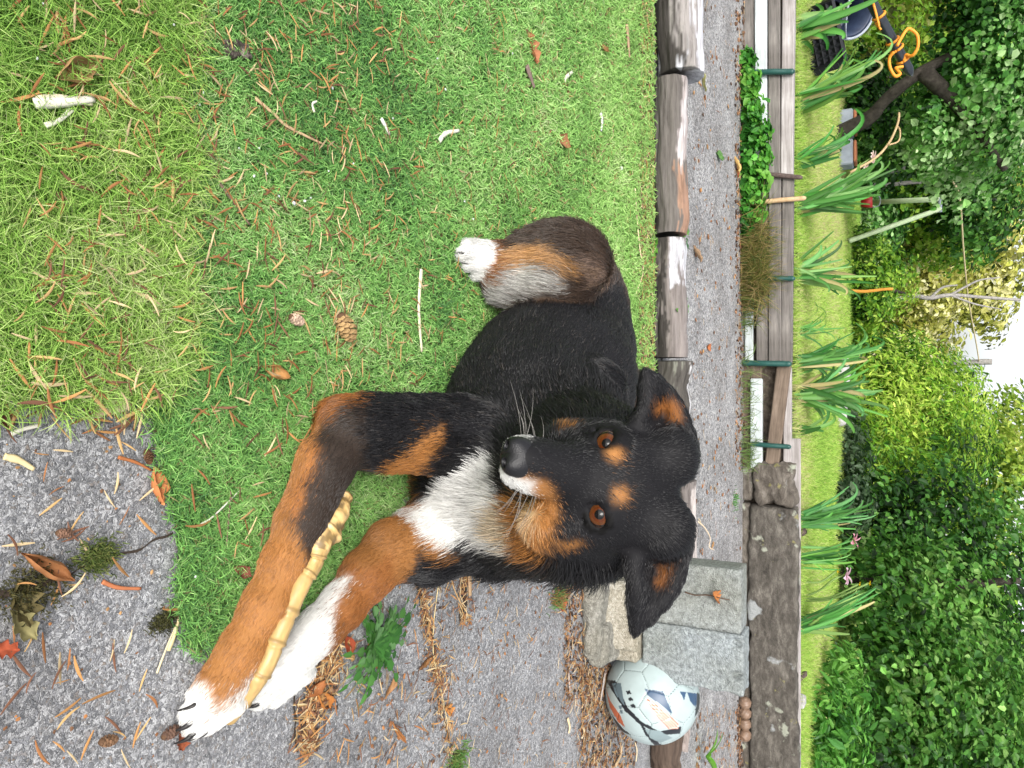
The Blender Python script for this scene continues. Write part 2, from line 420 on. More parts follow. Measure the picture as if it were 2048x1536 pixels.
def log(label, p0, p1, r0, r1, zone, seed, n=340, m=72, name='edging_log', knots=()):
    """a log from p0 to p1 on the ground; zone(t, ang, noise) -> colour"""
    t = np.linspace(0, 1, n); ang = np.linspace(0, 2 * math.pi, m, endpoint=False)
    T, A = np.meshgrid(t, ang, indexing='ij'); p0 = np.asarray(p0, float); p1 = np.asarray(p1, float)
    ax = nrm3(p1 - p0); side = nrm3(np.cross((0, 0, 1), ax)); up = np.cross(ax, side)
    P0 = p0 + T[..., None] * (p1 - p0); rad = r0 + (r1 - r0) * T
    key = np.stack([T * np.linalg.norm(p1 - p0) * 4, np.cos(A) * 1.2, np.sin(A) * 1.2], -1)
    rad = rad * (1 + .34 * (fbm(key, 1.2, seed, 3) - .5) + .20 * (fbm(key * np.array((1.5, 4, 4)), 2, seed + 3, 4) - .5))
    nz = .7 * fbm(key, 1.6, seed + 9, 3) + .3 * fbm(key * np.array((2.5, 9, 9)), 2.2, seed + 19, 3)
    C = zone(T, A, nz)
    # where the bark has gone the wood lies a little lower
    lum = C.mean(-1); rad = rad * np.where(lum > .25, .955, 1.0)
    P = P0 + rad[..., None] * (np.cos(A)[..., None] * side + np.sin(A)[..., None] * up)
    P[..., 2] += .020 * (vnoise(np.stack([T * 6, 0 * T, 0 * T], -1), 1, seed) - .5)
    P[..., 2] = np.maximum(P[..., 2], .002)
    idx = np.arange(n * m).reshape(n, m); r_ = np.roll(idx, -1, 1)
    Fq = np.stack([idx[:-1], idx[1:], r_[1:], r_[:-1]], -1).reshape(-1, 4)
    V = P.reshape(-1, 3); Cf = C.reshape(-1, 3)
    # ends
    c0 = len(V); V = np.vstack([V, P[0].mean(0)[None] + ax * .012, P[-1].mean(0)[None] - ax * .012]); Cf = np.vstack([Cf, [DARK], [DARK]])
    e0 = np.stack([np.full(m, c0), idx[0], r_[0]], -1); e1 = np.stack([np.full(m, c0 + 1), r_[-1], idx[-1]], -1)
    o = link(name, mesh_np(name, V, [Fq, np.vstack([e0, e1])], True, Cf), None, M_log); fix_normals(o)
    tag(o, label, 'log', 'logs laid end to end as edging'); return o
def nrm3(v): v = np.asarray(v, float); return v / np.linalg.norm(v)
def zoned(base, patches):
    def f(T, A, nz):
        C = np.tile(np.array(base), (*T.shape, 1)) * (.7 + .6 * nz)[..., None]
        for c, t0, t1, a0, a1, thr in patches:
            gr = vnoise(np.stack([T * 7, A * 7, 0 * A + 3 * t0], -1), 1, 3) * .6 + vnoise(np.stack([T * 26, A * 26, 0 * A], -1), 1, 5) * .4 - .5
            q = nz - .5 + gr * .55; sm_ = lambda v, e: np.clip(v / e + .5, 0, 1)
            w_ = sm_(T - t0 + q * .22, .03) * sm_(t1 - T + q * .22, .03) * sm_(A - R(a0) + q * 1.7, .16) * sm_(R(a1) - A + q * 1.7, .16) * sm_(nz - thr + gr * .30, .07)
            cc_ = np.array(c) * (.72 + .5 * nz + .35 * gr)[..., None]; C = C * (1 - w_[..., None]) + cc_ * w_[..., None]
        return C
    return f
def GX(y, Y, z=0): return (y - 768) / FPX * (Y * cp + (CAM_H - z) * sp)
yl_ = LOG_Y + .05
# angles: 0 = away from the camera, 90 = top, 180 = towards it
log('thick silver grey driftwood log, bare and black underneath', (-2.3, LOG_Y + .085, .066), (GX(163, LOG_Y + .06), LOG_Y + .06, .064), .068, .064,
    zoned(SILVER, [(DARK, -.1, 1.2, 150, 290, .36), ((.25, .23, .22), -.1, 1.2, 118, 175, .5)]), 3)  # black patches along the underside and the flank facing the camera
log('long thin log with peeling bark and an orange bare end', (GX(168, yl_), yl_, .046), (GX(474, yl_), yl_ - .01, .044), .047, .044,
    zoned(BARK, [((.34, .30, .29), -.1, .55, 20, 130, .40), (ORNG, .58, 1.1, 30, 135, .44), ((.42, .40, .40), .0, .6, 60, 120, .58)]), 5)
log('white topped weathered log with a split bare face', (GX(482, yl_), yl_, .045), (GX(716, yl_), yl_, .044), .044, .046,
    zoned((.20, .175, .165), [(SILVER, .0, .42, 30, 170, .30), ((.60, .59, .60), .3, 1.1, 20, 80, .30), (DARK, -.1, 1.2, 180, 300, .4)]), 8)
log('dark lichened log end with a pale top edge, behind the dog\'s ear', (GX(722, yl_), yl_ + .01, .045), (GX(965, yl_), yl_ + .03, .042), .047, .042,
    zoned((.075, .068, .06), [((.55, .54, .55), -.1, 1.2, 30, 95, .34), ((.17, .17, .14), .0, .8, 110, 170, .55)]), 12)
yr = LOG_Y + .27
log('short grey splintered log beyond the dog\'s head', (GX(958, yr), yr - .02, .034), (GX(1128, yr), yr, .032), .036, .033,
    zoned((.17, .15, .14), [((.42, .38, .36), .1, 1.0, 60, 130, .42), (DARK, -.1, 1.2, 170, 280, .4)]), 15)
log('stub of dark rotten log behind the football', (GX(1438, 2.02), 2.05, .045), (GX(1535, 2.02), 2.03, .035), .05, .040,
    zoned((.085, .06, .045), [((.17, .13, .10), .0, 1.0, 60, 120, .52)]), 18)
log('grey stick of wood lying on the path beside the block', (GX(1395, 2.25), 2.38, .018), (GX(1500, 2.3), 2.30, .018), .02, .016,
    zoned((.26, .22, .20), []), 21)

# ---- timber retaining edge: planks held by stakes
M_plank = [woodmat('plank_grey', [(.3, (.085, .08, .073)), (.5, (.165, .152, .14)), (.72, (.25, .23, .21))]),
           woodmat('plank_pale_paint', [(.25, (.36, .41, .41)), (.45, (.52, .58, .59)), (.75, (.66, .70, .71))]),
           woodmat('plank_light', [(.3, (.22, .20, .19)), (.55, (.40, .375, .365)), (.75, (.52, .50, .49))]),
           woodmat('plank_brown', [(.3, (.10, .075, .055)), (.55, (.19, .145, .11)), (.75, (.28, .22, .175))])]
def plank(par, x0, x1, y0, y1, Y, m, thick=.03, x0b=None, x1b=None, label=None):
    """face spanning picture x0..x1 (bottom..top) and y0..y1 (left..right) on the plane Y; x0b/x1b at the right end"""
    a = Q(x0, y0, Y); b = Q(x1, y0, Y); c = Q(x0b if x0b else x0, y1, Y); d = Q(x1b if x1b else x1, y1, Y)
    L = (c[0] - a[0]); h = b[2] - a[2]; ang = math.atan2(c[2] - a[2], L); n = 24
    mb = MB(); mb.box((-L / 2 / math.cos(ang), 0, -h / 2), (L / 2 / math.cos(ang), thick, h / 2), .004)
    o = mb.build('plank', m, par); o.location = ((a[0] + c[0]) / 2, Y, (a[2] + b[2] + c[2] + d[2]) / 4); o.rotation_euler = (rng.normal(0, .01), -ang, 0)
    if label: o['label'] = label
    return o
YW = PATH_Y + .02
w1 = empty('timber_edging', (0, 0, 0)); tag(w1, 'stretch of low timber edging with a thick pale top beam, ivy at its foot', 'timber edging', 'timber edging behind the path')
plank(w1, 1484, 1508, -420, 340, YW + .012, M_plank[0]); plank(w1, 1509, 1534, -420, 338, YW + .002, M_plank[1], label='pale blue white painted plank')
plank(w1, 1536, 1560, -420, 352, YW, M_plank[0]); plank(w1, 1570, 1595, -420, 352, YW + .004, M_plank[2], .06, 1561, 1583, label='thick pale top beam')
w2 = empty('timber_edging', (0, 0, 0)); tag(w2, 'stretch of low timber edging made of wide grey brown planks between green stakes', 'timber edging', 'timber edging behind the path')
plank(w2, 1489, 1506, 588, 724, YW + .014, M_plank[1], label='pale painted lower plank'); plank(w2, 1489, 1511, 345, 586, YW + .016, M_plank[0])
plank(w2, 1512, 1535, 352, 726, YW + .006, M_plank[0]); plank(w2, 1536.5, 1562, 352, 726, YW, M_plank[0]); plank(w2, 1564.5, 1588, 352, 726, YW + .003, M_plank[0], .035, 1561, 1583)
w3 = empty('timber_edging', (0, 0, 0)); tag(w3, 'loose timber edging with a white board and a slipped brown board showing the bank behind', 'timber edging', 'timber edging behind the path')
plank(w3, 1500, 1524, 757, 936, YW - .004, M_plank[1], label='short white painted board'); plank(w3, 1553, 1581, 730, 934, YW + .01, M_plank[3], .03, 1528, 1558, label='slipped brown board')
plank(w3, 1566, 1583, 735, 935, YW + .035, M_plank[2], .03); plank(w3, 1484, 1499, 730, 940, YW + .02, M_plank[3], .03)
plank(w3, 1499, 1523, 730, 757, YW + .02, M_plank[3], .03)
M_bank = noisy('stony_bank', [(.3, (.03, .022, .016)), (.6, (.10, .08, .06)), (.8, (.2, .18, .16))], 40, .95, bmp=.9, bdist=.01)
mb = MB(); mb.box((-9, PATH_Y + .075, -.05), (9, PATH_Y + .16, LZ - .012)); bk = mb.build('bank', M_bank); tag(bk, kind='structure')
# stakes
M_green = noisy('green_coated_metal', [(.3, (.008, .05, .042)), (.7, (.016, .085, .07))], 90, .4, bmp=.15, spec=.5)
def stake(label, xa, ya, xb, yb, Y, r, m, n=8, ribs=False, name='garden_stake'):
    a = Q(xa, ya, Y); b = Q(xb, yb, Y); k_ = 40; t = np.linspace(0, 1, k_); P = a + t[:, None] * (b - a); P[:, 1] += .002 * np.sin(t * 9)
    rr = r * (1 + (.18 * (np.arange(k_) % 2) if ribs else .08 * vnoise(P, 80))); rr[-2:] *= (.8, .5)
    mb = MB(); mb.tube(P, rr, n); o = mb.build(name, m, None, True); tag(o, label, 'stake', 'stakes holding the timber edging'); return o
stake('ribbed dark green stake in front of the painted plank near the left end', 1500, 145, 1589, 143, YW - .014, .012, M_green, ribs=True)
stake('ribbed dark green stake in the middle of the grey plank stretch', 1505, 556, 1590, 557, YW - .014, .010, M_green, ribs=True)
stake('dark green stake where the grey planks end at the slipped board', 1486, 726, 1583, 728, YW - .014, .012, M_green)
stake('leaning dark green stake crossing the short white board', 1503, 888, 1582, 894, YW - .02, .010, M_green)
M_rust = noisy('rusty_iron', [(.3, (.05, .035, .03)), (.7, (.13, .095, .085))], 120, .8)
stake('rusty brown iron stake at the gap between two timber stretches', 1500, 346, 1605, 355, YW - .014, .010, M_rust)
M_cane = noisy('cane', [(.3, (.42, .26, .13)), (.7, (.58, .42, .25))], 60, .6)
stake('pale tan wooden cane tied upright beside the rusty stake', 1520, 404, 1612, 396, YW - .014, .010, M_cane)

# ---- coping stones
def rockmat(name, lo, mid, hi, lich=(.40, .42, .34), spots=True, sc=9):
    m, t, b = newmat(name); c = coords(t)
    cs = coords(t, (1, 1.6, 2.6)); n = N(t, 'ShaderNodeTexNoise', Scale=sc, Detail=12, Roughness=.74, Distortion=.5); t.links.new(cs, n.inputs[0])
    cc = ramp(t, n.outputs[0], [(.30, lo), (.5, mid), (.72, hi)])
    if spots:
        for sc2, thr, colr, sd in ((11, .64, lich, .3), (7, .66, (.38, .40, .40), 1.7), (16, .68, (.26, .24, .10), 4.1)):
            mp = t.nodes.new('ShaderNodeMapping'); mp.inputs['Location'].default_value = (sd, sd * 2, sd); t.links.new(c, mp.inputs[0])
            q = N(t, 'ShaderNodeTexNoise', Scale=sc2, Detail=4, Roughness=.5); t.links.new(mp.outputs[0], q.inputs[0])
            cc = mix(t, ramp(t, q.outputs[0], [(thr - .02, (0, 0, 0)), (thr + .02, (.85, .85, .85))]), cc, colr)
    t.links.new(cc, b.inputs['Base Color']); b.inputs['Roughness'].default_value = .9; b.inputs['Specular IOR Level'].default_value = .2
    n2 = N(t, 'ShaderNodeTexNoise', Scale=sc * 5, Detail=8, Roughness=.75); t.links.new(c, n2.inputs[0]); bump(t, b, n2.outputs[0], 1.0, .012)
    return m
def rough_block(name, lo, hi, m, amp, seed, res=.02, parent=None, sc=6, rnd=.012, M=None, face=None):
    """a rough-hewn block: subdivided box, corners eased, surface broken up"""
    lo = np.asarray(lo, float); hi = np.asarray(hi, float); n = np.maximum(2, np.ceil((hi - lo) / res).astype(int))
    V = []; Fq = []; base = 0
    for ax in range(3):
        o1, o2 = [(1, 2), (2, 0), (0, 1)][ax]
        for s_ in (0, 1):
            A, B_ = np.meshgrid(np.linspace(0, 1, n[o1] + 1), np.linspace(0, 1, n[o2] + 1), indexing='ij')
            P = np.zeros((*A.shape, 3)); P[..., o1] = A; P[..., o2] = B_; P[..., ax] = s_
            V.append((lo + P * (hi - lo)).reshape(-1, 3)); idx = np.arange(A.size).reshape(A.shape) + base; base += A.size
            f = np.stack([idx[:-1, :-1], idx[1:, :-1], idx[1:, 1:], idx[:-1, 1:]], -1).reshape(-1, 4); Fq.append(f if s_ else f[:, ::-1])
    V = np.concatenate(V); Fq = np.concatenate(Fq)
    c = (lo + hi) / 2; h = (hi - lo) / 2; q = V - c; inner_ = np.clip(q, -(h - rnd), h - rnd); d = q - inner_; l = np.linalg.norm(d, axis=1)[:, None]
    V = c + inner_ + np.where(l > 1e-9, d / np.maximum(l, 1e-9) * np.minimum(l, rnd), 0)
    dirn = q / h; dirn /= np.linalg.norm(dirn, axis=1)[:, None]
    V = V + dirn * ((fbm(V, sc, seed, 4) - .55) * 2 * amp)[:, None] + (np.stack([fbm(V, sc * 2, seed + s_, 3) for s_ in (11, 12, 13)], -1) - .5) * amp
    if face is not None: V = face(V)
    if M is not None: V = V @ np.asarray(M)[:3, :3].T + np.asarray(M)[:3, 3]
    # weld
    key = np.round(V * 20000).astype(np.int64); _, first, inv = np.unique(key, axis=0, return_index=True, return_inverse=True)
    V = V[first]; Fq = inv.ravel()[Fq]
    return link(name, mesh_np(name, V, Fq, True), parent, m)
M_cope = rockmat('coping_stone', (.032, .028, .024), (.105, .094, .08), (.24, .22, .19), sc=14)
M_cope2 = rockmat('rough_brown_stone', (.04, .034, .028), (.125, .108, .09), (.27, .245, .21), sc=14)
yc = PATH_Y - .01
x0 = Q(1500, 1012, yc)[0]; x1 = Q(1500, 1600, yc)[0] + .9
o = rough_block('coping_stone', (x0, yc, .036), (x1, yc + .085, .236), M_cope, .020, 4, .014, sc=9)
tag(o, 'long dark lichened stone beam lying along the wall top behind the grey block', 'stone')
o = rough_block('coping_stone', (x0 - .01, yc + .02, -.02), (x1, yc + .08, .040), M_cope2, .012, 7, .03, sc=9)
tag(o, 'brown lower course of stone in shadow under the long lichened beam', 'stone')
xa = Q(1520, 925, yc)[0]
o = rough_block('rough_stone', (xa, yc + .01, .05), (x0 - .006, yc + .10, .218), M_cope2, .036, 14, .010, sc=13, rnd=.03)
tag(o, 'lumpy broken end stone between the white board and the long stone beam', 'stone')
o = rough_block('rough_stone', (xa + .02, yc + .03, -.02), (x0 - .014, yc + .09, .052), M_cope2, .016, 17, .015, sc=12, rnd=.02)
tag(o, 'dark brown stone low under the lumpy end stone', 'stone')
# weathered board along the back of the coping, with bark crumbs
o = None
w4 = empty('timber_edging', (0, 0, 0)); tag(w4, 'thin pinkish grey board along the back edge of the stone beam', 'timber edging', 'timber edging behind the path')
mb = MB(); mb.box((xa - .1, yc + .115, .10), (x1, yc + .135, .236), .003); mb.build('plank', M_plank[2], w4)
# ================================================================== block, rubble, football, bamboo stick
def blockmat(name, a, b_, c_):
    m, t, b = newmat(name); c = coords(t)
    n = N(t, 'ShaderNodeTexNoise', Scale=120.0, Detail=6, Roughness=.7); t.links.new(c, n.inputs[0])
    cc = ramp(t, n.outputs[0], [(.3, a), (.5, b_), (.72, c_)])
    n3 = N(t, 'ShaderNodeTexNoise', Scale=8.0, Detail=5); t.links.new(c, n3.inputs[0])
    cc = mix(t, 1.0, cc, ramp(t, n3.outputs[0], [(.35, (.82, .80, .74)), (.65, (1.05, 1.05, 1.05))]), 'MULTIPLY')
    t.links.new(cc, b.inputs['Base Color']); b.inputs['Roughness'].default_value = .95; b.inputs['Specular IOR Level'].default_value = .15
    v = N(t, 'ShaderNodeTexVoronoi', Scale=330.0); t.links.new(c, v.inputs['Vector'])
    ad = N(t, 'ShaderNodeMath', operation='ADD'); t.links.new(v.outputs[0], ad.inputs[0]); t.links.new(n.outputs[0], ad.inputs[1]); bump(t, b, ad.outputs[0], .85, .0028)
    return m
M_block = blockmat('concrete_block', (.13, .145, .15), (.265, .295, .305), (.42, .46, .47))
M_block2 = blockmat('concrete_block_warm_grey', (.14, .15, .145), (.27, .29, .285), (.41, .445, .44))  # slightly warmer grey than the right hand block
BY = 1.62
a0, a1, a2 = Q(1290, 1120, BY), Q(1482, 1270, BY), Q(1485, 1400, BY)
ang = .035
def RZ(cx, cy, a):
    M = np.eye(4); M[:2, :2] = [[math.cos(a), -math.sin(a)], [math.sin(a), math.cos(a)]]; M[:3, 3] = [cx, cy, 0]; return M
blk = rough_block('concrete_block', (a0[0], BY, .098), (a1[0] - .0004, BY + .075, a1[2]), M_block2, .0012, 31, .008, sc=30, rnd=.003)
tag(blk, 'smoother plain grey concrete block, left one of the two side by side', 'block', 'grey concrete blocks on the rubble')
def notch(V):
    for xc in (Q(1480, 1287, BY)[0], Q(1480, 1354, BY)[0]):
        w_ = np.exp(-((V[:, 0] - xc) / .006) ** 2) * np.clip((V[:, 2] - (a2[2] - .024)) / .008, 0, 1); V[:, 1] += .03 * w_; V[:, 2] -= .004 * w_
    # crumbled right edge
    e = np.clip((V[:, 0] - (a2[0] - .02)) / .02, 0, 1); V[:, 0] -= e * .016 * fbm(V * np.array((0, 1, 1)), 40, 6); return V
blk2 = rough_block('concrete_block', (a1[0] + .0004, BY - .002, .100), (a2[0], BY + .07, a2[2] + .002), M_block, .0018, 33, .005, sc=45, rnd=.003, face=notch)
tag(blk2, 'rough faced pale grey concrete block, nearest the football, with small notches along its top', 'block', 'grey concrete blocks on the rubble')
M_rub = blockmat('broken_concrete', (.17, .155, .12), (.34, .315, .26), (.52, .50, .45))
M_rub2 = blockmat('mortar_rubble', (.13, .125, .11), (.24, .235, .21), (.40, .39, .36))
g1 = G(1172, 1165); g2 = G(1165, 1330)
def slope(V):
    # broken face leaning back, ragged outline
    h = np.clip(V[:, 2] / .1, 0, 1); V[:, 1] += h * .035 + .02 * (fbm(V * np.array((1, 0, 1)), 14, 5) - .5); V[:, 0] += .03 * (fbm(V * np.array((0, 1, 1)), 12, 8) - .5); return V
o = rough_block('concrete_rubble', (g1[0] + .006, 1.555, 0), (g2[0] - .018, 1.70, .094), M_rub, .016, 41, .006, sc=14, rnd=.02, face=slope)
tag(o, 'broken chunk of pale gritty concrete under the grey blocks', 'rubble', 'broken concrete under the blocks')
o = rough_block('concrete_rubble', (g2[0] - .085, 1.520, 0), (g2[0] + .012, 1.60, .050), M_rub2, .013, 43, .006, sc=18, rnd=.016, face=slope)
tag(o, 'low crumbling grey piece of mortar between the rubble and the football', 'rubble', 'broken concrete under the blocks')
o = rough_block('concrete_rubble', (g1[0] - .035, 1.500, 0), (g1[0] + .16, 1.585, .040), M_rub2, .014, 47, .006, sc=16, rnd=.018, face=slope)
tag(o, 'darker grey shard of concrete in front of the pale chunk', 'rubble', 'broken concrete under the blocks')
o = rough_block('concrete_rubble', (g2[0] - .14, 1.60, .0), (g2[0] + .01, 1.69, .096), M_rub, .010, 49, .008, sc=16, rnd=.012)
tag(o, 'hidden tan concrete lump carrying the right hand block', 'rubble', 'broken concrete under the blocks')

# ---- football: 32 stitched panels with printed shapes
def ico(sub):
    import bmesh
    bm = bmesh.new(); bmesh.ops.create_icosphere(bm, subdivisions=sub, radius=1.0); V = np.array([v.co[:] for v in bm.verts]); Fq = np.array([[v.index for v in f.verts] for f in bm.faces]); bm.free(); return V, Fq
BR = .106
bc = np.array((GX(1388, 1.675, .106), 1.675, BR)); 
iv, _if = ico(1); base12 = iv[:12] if len(iv) == 12 else None
icoV, icoF = ico(1)          # 12 vertices, 20 faces
pent = icoV[:12]; 
if len(icoF) != 20:
    icoV, icoF = ico(0) if False else (icoV, icoF)
hexc = np.array([icoV[f].mean(0) for f in icoF]); hexc /= np.linalg.norm(hexc, axis=1)[:, None]
rotb = np.array(Matrix.Rotation(.55, 3, 'Z') @ Matrix.Rotation(.4, 3, 'X') @ Matrix.Rotation(.25, 3, 'Y'))
cent = np.vstack([pent, hexc]) @ rotb.T
SVb, SFb = ico(7)
dots = SVb @ cent.T; off = np.r_[np.full(len(pent), math.cos(R(20.9))), np.full(len(hexc), math.cos(R(23.8)))]
angd = np.degrees(np.arccos(np.clip(dots, -1, 1))); rel = angd - np.r_[np.full(len(pent), 20.9), np.full(len(hexc), 23.8)]
so_ = np.sort(rel, 1); pid = rel.argmin(1); gap = so_[:, 1] - so_[:, 0]
rad = BR * (1 - .014 * np.exp(-(gap / 1.1) ** 2))
# print, in a frame fixed to the ball (q along the ball's own axes)
vd = np.array((0, 0, CAM_H)) - bc; vd /= np.linalg.norm(vd); bu = np.array(U_) - (np.array(U_) @ vd) * vd; bu /= np.linalg.norm(bu); br_ = np.cross(bu, vd)
bx = 1297; by = 1392; bs = 92.0
sx = (SVb @ bu) * bs + bx; sy = (SVb @ br_) * bs + by; front = (SVb @ vd) > 0
sx = np.where(front, sx, 2 * bx - sx)
def ip(poly):
    poly = np.asarray(poly, float); x0_, y0_ = poly[:, 0], poly[:, 1]; r_ = np.zeros(len(sx), bool); j = len(poly) - 1
    for i in range(len(poly)):
        r_ ^= ((y0_[i] > sy) != (y0_[j] > sy)) & (sx < (x0_[j] - x0_[i]) * (sy - y0_[i]) / (y0_[j] - y0_[i] + 1e-9) + x0_[i]); j = i
    return r_
def z4(x, y): return (1140 + x * .2969, 1080 + y * .2969)
def zp(*pts): return ip([z4(*p) for p in pts])
BC = np.tile(np.array((.36, .435, .435)), (len(SVb), 1))
BLK, NVY, ORG = (.012, .014, .018), (.035, .075, .14), (.62, .13, .055)
BC[zp((225, 960), (300, 970), (370, 1130), (450, 1210), (560, 1270), (700, 1240), (690, 1285), (580, 1290), (440, 1230), (350, 1150), (280, 1040))] = BLK
BC[zp((430, 1200), (560, 1350), (640, 1370), (540, 1380), (470, 1290))] = BLK
BC[zp((270, 985), (335, 985), (352, 1120), (300, 1060))] = (.10, .14, .16)
BC[zp((470, 1255), (560, 1265), (640, 1310), (560, 1340), (500, 1310))] = (.20, .26, .27)
BC[zp((485, 1020), (600, 1035), (650, 1170), (560, 1100), (500, 1060))] = NVY
BC[zp((705, 1035), (745, 1040), (727, 1090))] = NVY
BC[zp((750, 1040), (830, 1050), (800, 1130), (770, 1100))] = NVY
BC[zp((820, 1040), (850, 1060), (830, 1150), (790, 1190), (805, 1120))] = BLK
o1 = zp((485, 1075), (520, 1090), (680, 1215), (680, 1255), (620, 1255), (560, 1190))
a_s = (sx * .72 - sy * .69); stripes = (np.sin(a_s * 1.55) > -.35)
BC[o1] = np.where(stripes[o1][:, None], np.array(ORG), np.array((.66, .72, .70)))
BC[zp((640, 1278), (700, 1240), (690, 1285))] = BLK
BC[zp((225, 1010), (255, 1090), (320, 1180), (345, 1250), (300, 1220), (250, 1130))] = (.42, .11, .05)
BC[zp((255, 1170), (330, 1260), (380, 1300), (300, 1270))] = BLK
for (p, q) in ((365, 1035), (375, 1075), (388, 1115)): BC[zp((p, q), (p + 26, q - 6), (p + 34, q + 14), (p + 10, q + 20))] = BLK
for (p, q) in ((310, 1120), (318, 1150)): BC[zp((p, q), (p + 16, q - 4), (p + 22, q + 16), (p + 6, q + 18))] = (.10, .14, .16)
# the same print again on the far side comes from the mirrored front
seam = gap < .5; BC[seam] *= .35
dirt = fbm(SVb, 5, 3, 4); BC *= (.86 + .25 * dirt)[:, None]; low = np.clip((-.35 - SVb[:, 2]) * 2, 0, .5)[:, None]
M_ball = attrmat('football_skin', .38, .5)
ball = empty('football', tuple(bc)); tag(ball, 'white football with black, navy and orange print, wedged behind the concrete block', 'football')
Vb = SVb * rad[:, None]; fp = pid[SFb[:, 0]]
for k_ in range(len(cent)):
    f = SFb[fp == k_]
    if len(f) < 10: continue
    us, inv = np.unique(f, return_inverse=True)
    p_ = link('panel', mesh_np('panel', Vb[us], inv.reshape(f.shape), True, BC[us]), ball, M_ball)

# ---- bamboo root stick held between the front legs
M_bam = attrmat('bamboo', .38, .45)
M_bam.node_tree
def bamboo():
    ctl = [G(690, 988, .056), G(668, 1040, .060), G(641, 1084, .062), G(628, 1126, .062), G(602, 1170, .060), G(563, 1258, .056), G(534, 1326, .052), G(505, 1372, .040), G(455, 1436, .010)]
    P = bezier(ctl, 170); n = 26; t = np.linspace(0, 1, 170)
    nodes = np.array((.015, .19, .335, .445, .575, .67, .80, .93)); r = .0094 + .0040 * np.exp(-((t - .16) / .10) ** 2) + .0022 * np.exp(-((t - .27) / .05) ** 2)
    r = r + .0016 * np.exp(-(((t[:, None] - nodes) / .0065) ** 2)).sum(1) - .0012 * np.exp(-(((t[:, None] - nodes - .014) / .006) ** 2)).sum(1) + .0022 * np.exp(-((t - .20) / .03) ** 2)
    r[0] *= .9; r[-1] *= .9
    T = np.gradient(P, axis=0); T /= np.linalg.norm(T, axis=1)[:, None]; a = np.cross(T, (0, 0, 1.)); a /= np.linalg.norm(a, axis=1)[:, None]; b = np.cross(a, T)
    A = np.linspace(0, 2 * math.pi, n, endpoint=False)
    key = np.stack(np.broadcast_arrays(t[:, None] * 26, np.cos(A)[None] * 1.3, np.sin(A)[None] * 1.3), -1)
    lump = np.clip(1 - (t - .02) / .30, 0, 1)[:, None]
    nz = fbm(key, 1.0, 61, 4); rr = r[:, None] * (1 + (.10 + .85 * lump) * (nz - .5))
    V = P[:, None] + rr[..., None] * (np.cos(A)[None, :, None] * a[:, None] + np.sin(A)[None, :, None] * b[:, None])
    base = np.array((.43, .28, .105)); C = base * (.8 + .5 * fbm(key * np.array((1, 3, 3)), 1.5, 63, 3))[..., None]
    C = C * (.55 + .9 * fbm(key * np.array((.35, 6, 6)), 2.5, 66, 4))[..., None]
    C = C * (1 - .45 * np.exp(-((t[:, None] - nodes + .004) / .006) ** 2).sum(1))[:, None, None]
    pk = (nz > .53) & (lump > .05); C[pk] = C[pk] * 1.2 + np.array((.10, .085, .05)); C[(nz < .44) & (lump > .1)] *= .42
    C = np.clip(C, 0, .8)
    idx = np.arange(170 * n).reshape(170, n); r_ = np.roll(idx, -1, 1); Fq = np.stack([idx[:-1], idx[1:], r_[1:], r_[:-1]], -1).reshape(-1, 4)
    Vf = V.reshape(-1, 3); Cf = C.reshape(-1, 3); c0 = len(Vf); Vf = np.vstack([Vf, P[0] + T[0] * .002, P[-1] - T[-1] * .002]); Cf = np.vstack([Cf, [(.50, .36, .18)], [(.50, .36, .16)]])
    e = np.vstack([np.stack([np.full(n, c0), idx[0], r_[0]], -1), np.stack([np.full(n, c0 + 1), r_[-1], idx[-1]], -1)])
    o = link('bamboo_stick', mesh_np('bamboo', Vf, [Fq, e], True, Cf), None, M_bam); fix_normals(o)
    tag(o, 'golden knobbly piece of bamboo root held between the dog\'s front paws', 'stick')
bamboo()

